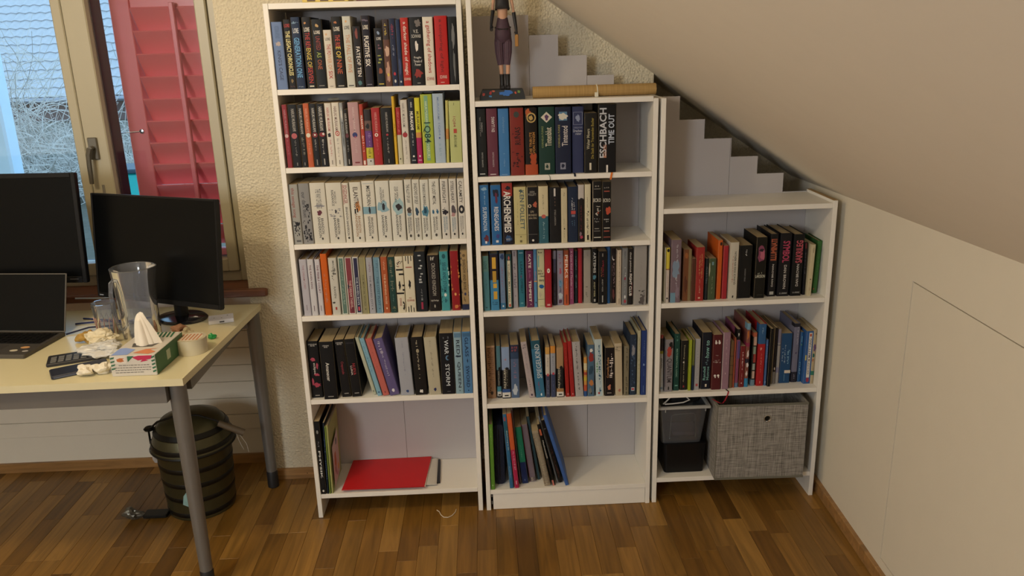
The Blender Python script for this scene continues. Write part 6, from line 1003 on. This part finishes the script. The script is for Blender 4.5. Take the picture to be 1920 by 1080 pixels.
tag(m.obj('tissue', mat('e4dccc', .9)), 'white tissue standing up out of the tissue box', 'tissue')
# tape roll
tp = thing('tape_roll', 'wide roll of clear packing tape behind the tissue box', 'tape', (-.285,-.215,DZ))
m = MB(); m.lathe([(.038,0),(.0475,0),(.0475,.048),(.038,.048),(.038,0)], (-.285,-.215,DZ+.0004), 40, cap=False); m.obj('tape', mat('c8bfa4', .25, key='tape_cream'), tp)
m = MB(); m.lathe([(.0352,0),(.0379,0),(.0379,.048),(.0352,.048),(.0352,0)], (-.285,-.215,DZ+.0004), 32, cap=False); m.obj('cardboard_core', mat('b08454', .8), tp)
for i in range(6): 
    q = MB(); q.box((-.315+i*.011,-.245,DZ+.0486),(-.315+i*.011+.004,-.19,DZ+.0490)); q.obj('printed_stripe', mat('c07850', .6), tp)
MB().lathe([(.0001,0),(.0375,0),(.0375,.0015),(.0001,.0015)], (-.285,-.215,DZ+.0470), 28).obj('end_disc', mat('d8cdb8', .5), tp)
# small things
Mx = Matrix.Translation((-.284,.080,DZ+.0004))@Matrix.Rotation(rad(18),4,'Z')
wbx = thing('white_box', 'small flat white electronic box beside the right monitor', 'device', (-.284,.080,DZ)); MB().bbox((-.042,-.032,0),(.042,.032,.014), .002, Mx).obj('shell', mat('dcdce4', .4), wbx)
m = MB(); [m.box((a,b,.0141),(a+.004,b+.004,.0145), Mx) for a, b in ((-.025,-.004),(.0,-.012),(.02,.012))]; m.box((-.006,-.0325,.005),(.010,-.0321,.009), Mx); m.obj('port', mat('202024', .5), wbx)
Mc = Matrix.Translation((-.640,-.245,DZ+.0004))@Matrix.Rotation(rad(22),4,'Z')
ca = thing('calculator', 'black pocket calculator with grey keys half under a plastic bag', 'calculator', (-.64,-.245,DZ)); MB().bbox((-.075,-.042,0),(.075,.042,.010), .003, Mc).obj('shell', mat('26262a', .5), ca)
for r_ in range(3):
    for c_ in range(5): MB().bbox((-.064+c_*.021,-.034+r_*.019,.0101),(-.064+c_*.021+.016,-.034+r_*.019+.014,.0118), .001, Mc).obj('key', mat('6a6a68', .5), ca)
MB().box((.044,-.034,.0101),(.070,.034,.0108), Mc).obj('display', mat('4c5450', .3), ca)
Mp = Matrix.Translation((-.578,-.345,DZ+.0004))@Matrix.Rotation(rad(31),4,'Z')
ph = thing('phone_case', 'slate blue folding phone case in front of the calculator', 'phone case', (-.578,-.345,DZ)); MB().bbox((-.078,-.036,0),(.078,.036,.011), .004, Mp).obj('cover', mat('262a38', .45), ph)
MB().box((-.072,-.0366,.003),(.072,-.0360,.0075), Mp).obj('edge', mat('50586c', .3), ph)
tag(crumple((-.495,-.372,DZ+.017),.017,.55,4,3,(1.3,1.1,1)).obj('crumpled_tissue', mat('e0d8c4', .9)), 'crumpled white tissue right beside the tissue box', 'tissue', 'crumpled tissues')
tag(crumple((-.540,-.388,DZ+.016),.016,.6,8,3,(1.3,1.1,1)).obj('crumpled_tissue', mat('e0d8c4', .9)), 'crumpled white tissue nearest the phone case, the left one', 'tissue', 'crumpled tissues')
tag(crumple((-.560,-.215,DZ+.021),.030,.6,12,4,(1.7,1.3,.7)).obj('plastic_bag', mat('c8c6c0', .3)), 'crumpled thin white plastic bag over the calculator', 'bag')
tag(crumple((-.612,-.112,DZ+.022),.026,.6,17,4,(1.7,1.2,.9)).obj('crumpled_wrapper', mat('d8ccac', .5)), 'crumpled cream wrapper behind the plastic bag', 'wrapper')
tag(crumple((-.668,-.09,DZ+.020),.021,.7,23,3,(1.3,.9,1.0)).obj('dried_leaf', mat('a8843c', .7)), 'crinkled ochre dried leaf beside the laptop', 'leaf')
tag(crumple((-.378,-.055,DZ+.018),.018,.7,31,3,(1.2,1,1)).obj('brown_wad', mat('8c6448', .9)), 'brown crumpled wad behind the tissue box', 'wad')
tag(crumple((-.347,-.075,DZ+.015),.015,.6,37,3,(1.3,1,1)).obj('beige_wad', mat('b8ac90', .9)), 'beige crumpled paper wad right of the brown wad', 'wad')
tag(crumple((-.316,-.085,DZ+.008),.008,.8,41,2,(1.8,1,1)).obj('foil_scrap', mat('b8bcc4', .3, .6)), 'small shiny foil scrap behind the tape roll', 'foil')
tag(crumple((-.257,-.105,DZ+.009),.009,.9,43,2,(1.2,1,1)).obj('green_clip', mat('20a058', .4)), 'small bright green crumpled wrapper at the desk edge', 'wrapper')
for i, (pts, c, lab) in enumerate((([(-.80,.16),(-.70,.13),(-.62,.11),(-.52,.16)],'1c2c6c','dark blue cable lying behind the laptop'),([(-.80,.10),(-.70,.11),(-.62,.08),(-.55,.10)],'20285c','second dark blue cable crossing behind the tumbler'),([(-.78,-.01),(-.72,.03),(-.66,.04),(-.58,.09)],'1c2040','dark cable running from the laptop side'))):
    tag(MB().tube([(a, b, DZ+.0035+.004*i*(k_ in (1,2))) for k_, (a, b) in enumerate(pts)], .003, 6).obj('cable', mat(c, .4)), lab, 'cable', 'cables on the desk')
tag(MB().tube([(-.86,.245,DZ+.055),(-.76,.252,DZ+.05),(-.66,.262,DZ+.060),(-.56,.262,DZ+.075),(-.45,.258,DZ+.05),(-.33,.255,DZ+.012)], .003, 6).obj('cable', mat('b8c0cc', .4)), 'pale grey cable sagging behind the monitors', 'cable', 'cables on the desk')

# ---------------------------------------------------------------- waste bin under the desk
pl = thing('pedal_bin', 'dark banded metal pedal bin with domed lid under the desk', 'bin', (-.468,.135,0))
c_ = (-.468,.135,.0006); brass = mat('4c4830', .35, .55, var=.3, nscale=9, key='tarnished_metal'); dk_ = mat('14130f', .4, .4)
MB().lathe([(.118,0),(.122,.004),(.134,.255),(.138,.262),(.133,.266)], c_, 40, cap=False).obj('bin_body', brass, pl)
for z, r_ in ((.012,.1235),(.075,.1265),(.135,.1295),(.195,.1325)): MB().lathe([(r_-.002,0),(r_,.004),(r_+.001,.018),(r_-.001,.022)], (c_[0],c_[1],z), 40, cap=False).obj('dark_band', dk_, pl)
ld = MB().lathe([(.146,.262),(.150,.268),(.146,.284),(.130,.335),(.105,.368),(.060,.385),(.0001,.390)], c_, 40, cap=False).obj('lid', brass, pl)
MB().lathe([(.1475,.276),(.1490,.280),(.1455,.294),(.1430,.293)], c_, 40, cap=False).obj('dark_band', dk_, ld)
MB().lathe([(.1335,.326),(.1345,.330),(.124,.346),(.121,.343)], c_, 40, cap=False).obj('dark_band', dk_, ld)
MB().lathe([(.151,.262),(.154,.266),(.151,.271)], c_, 40, cap=False).obj('rim', dk_, ld)
MB().tube([(c_[0]-.150,c_[1]-.02,.275),(c_[0]-.145,c_[1]-.03,.335),(c_[0]-.10,c_[1]-.05,.375),(c_[0]-.03,c_[1]-.06,.400),(c_[0]+.05,c_[1]-.05,.396),(c_[0]+.11,c_[1]-.045,.37),(c_[0]+.165,c_[1]-.04,.325)], .004, 8).obj('bail_wire', dk_, pl)
MB().tube([(c_[0]+.118,c_[1]-.045,.358),(c_[0]+.205,c_[1]-.04,.312)], [.012,.013], 10).obj('wooden_grip', mat('5a4c38', .6), pl)
m = MB(); m.tube([(c_[0]+.175,c_[1]-.04,.315),(c_[0]+.185,c_[1]-.045,.28),(c_[0]+.195,c_[1]-.04,.245)], .0012, 4); m.tube([(c_[0]+.185,c_[1]-.04,.31),(c_[0]+.21,c_[1]-.045,.27),(c_[0]+.212,c_[1]-.04,.235)], .0012, 4); m.obj('loose_string', mat('a8a498', .8), pl)
MB().bbox((c_[0]-.19,c_[1]-.10,.006),(c_[0]-.10,c_[1]-.055,.020), .004).obj('pedal', dk_, pl)
MB().lathe([(.017,0),(.020,.006),(.014,.012)], (c_[0]-.142,c_[1]-.03,.335), 14).obj('hinge_knob', dk_, pl)
crumple((c_[0]-.129,c_[1]-.02,.240),.022,.6,51,3,(.8,1,2.0)).obj('liner_bag', mat('b8b4b0', .5), pl)
m = MB(); m.add([(c_[0]+.1295*math.cos(a), c_[1]+.1295*math.sin(a)-.0016, z) for a, z in ((rad(-125),.215),(rad(-112),.205),(rad(-97),.205),(rad(-92),.215),(rad(-97),.228),(rad(-112),.222),(rad(-125),.228))], [tuple(range(7))]); m.obj('reddish_mark', mat('7c4838', .5), pl)
m = MB(); m.add([(c_[0]+.1262*math.cos(a), c_[1]+.1262*math.sin(a)-.003, z) for a, z in ((rad(-100),.075),(rad(-90),.065),(rad(-80),.085),(rad(-82),.125),(rad(-90),.130),(rad(-97),.110))], [tuple(range(6))]); m.obj('pale_mark', mat('8cb0ac', .5), pl)
tag(crumple((-.700,.048,.022),.022,.6,61,3,(1.5,.8,1)).obj('foil_ball', mat('6c6a60', .35, .6)), 'crumpled dark foil on the floor left of the pedal bin', 'foil')
tag(MB().tube([(.436,.012,.0022),(.446,.0,.0022),(.452,-.02,.0025),(.464,-.038,.0022),(.480,-.040,.0022),(.494,-.030,.003),(.505,-.008,.0022),(.508,.012,.0022)], .0015, 6).obj('thread', mat('d8ccb8', .8)), 'curled white thread lying on the oak floor', 'thread')
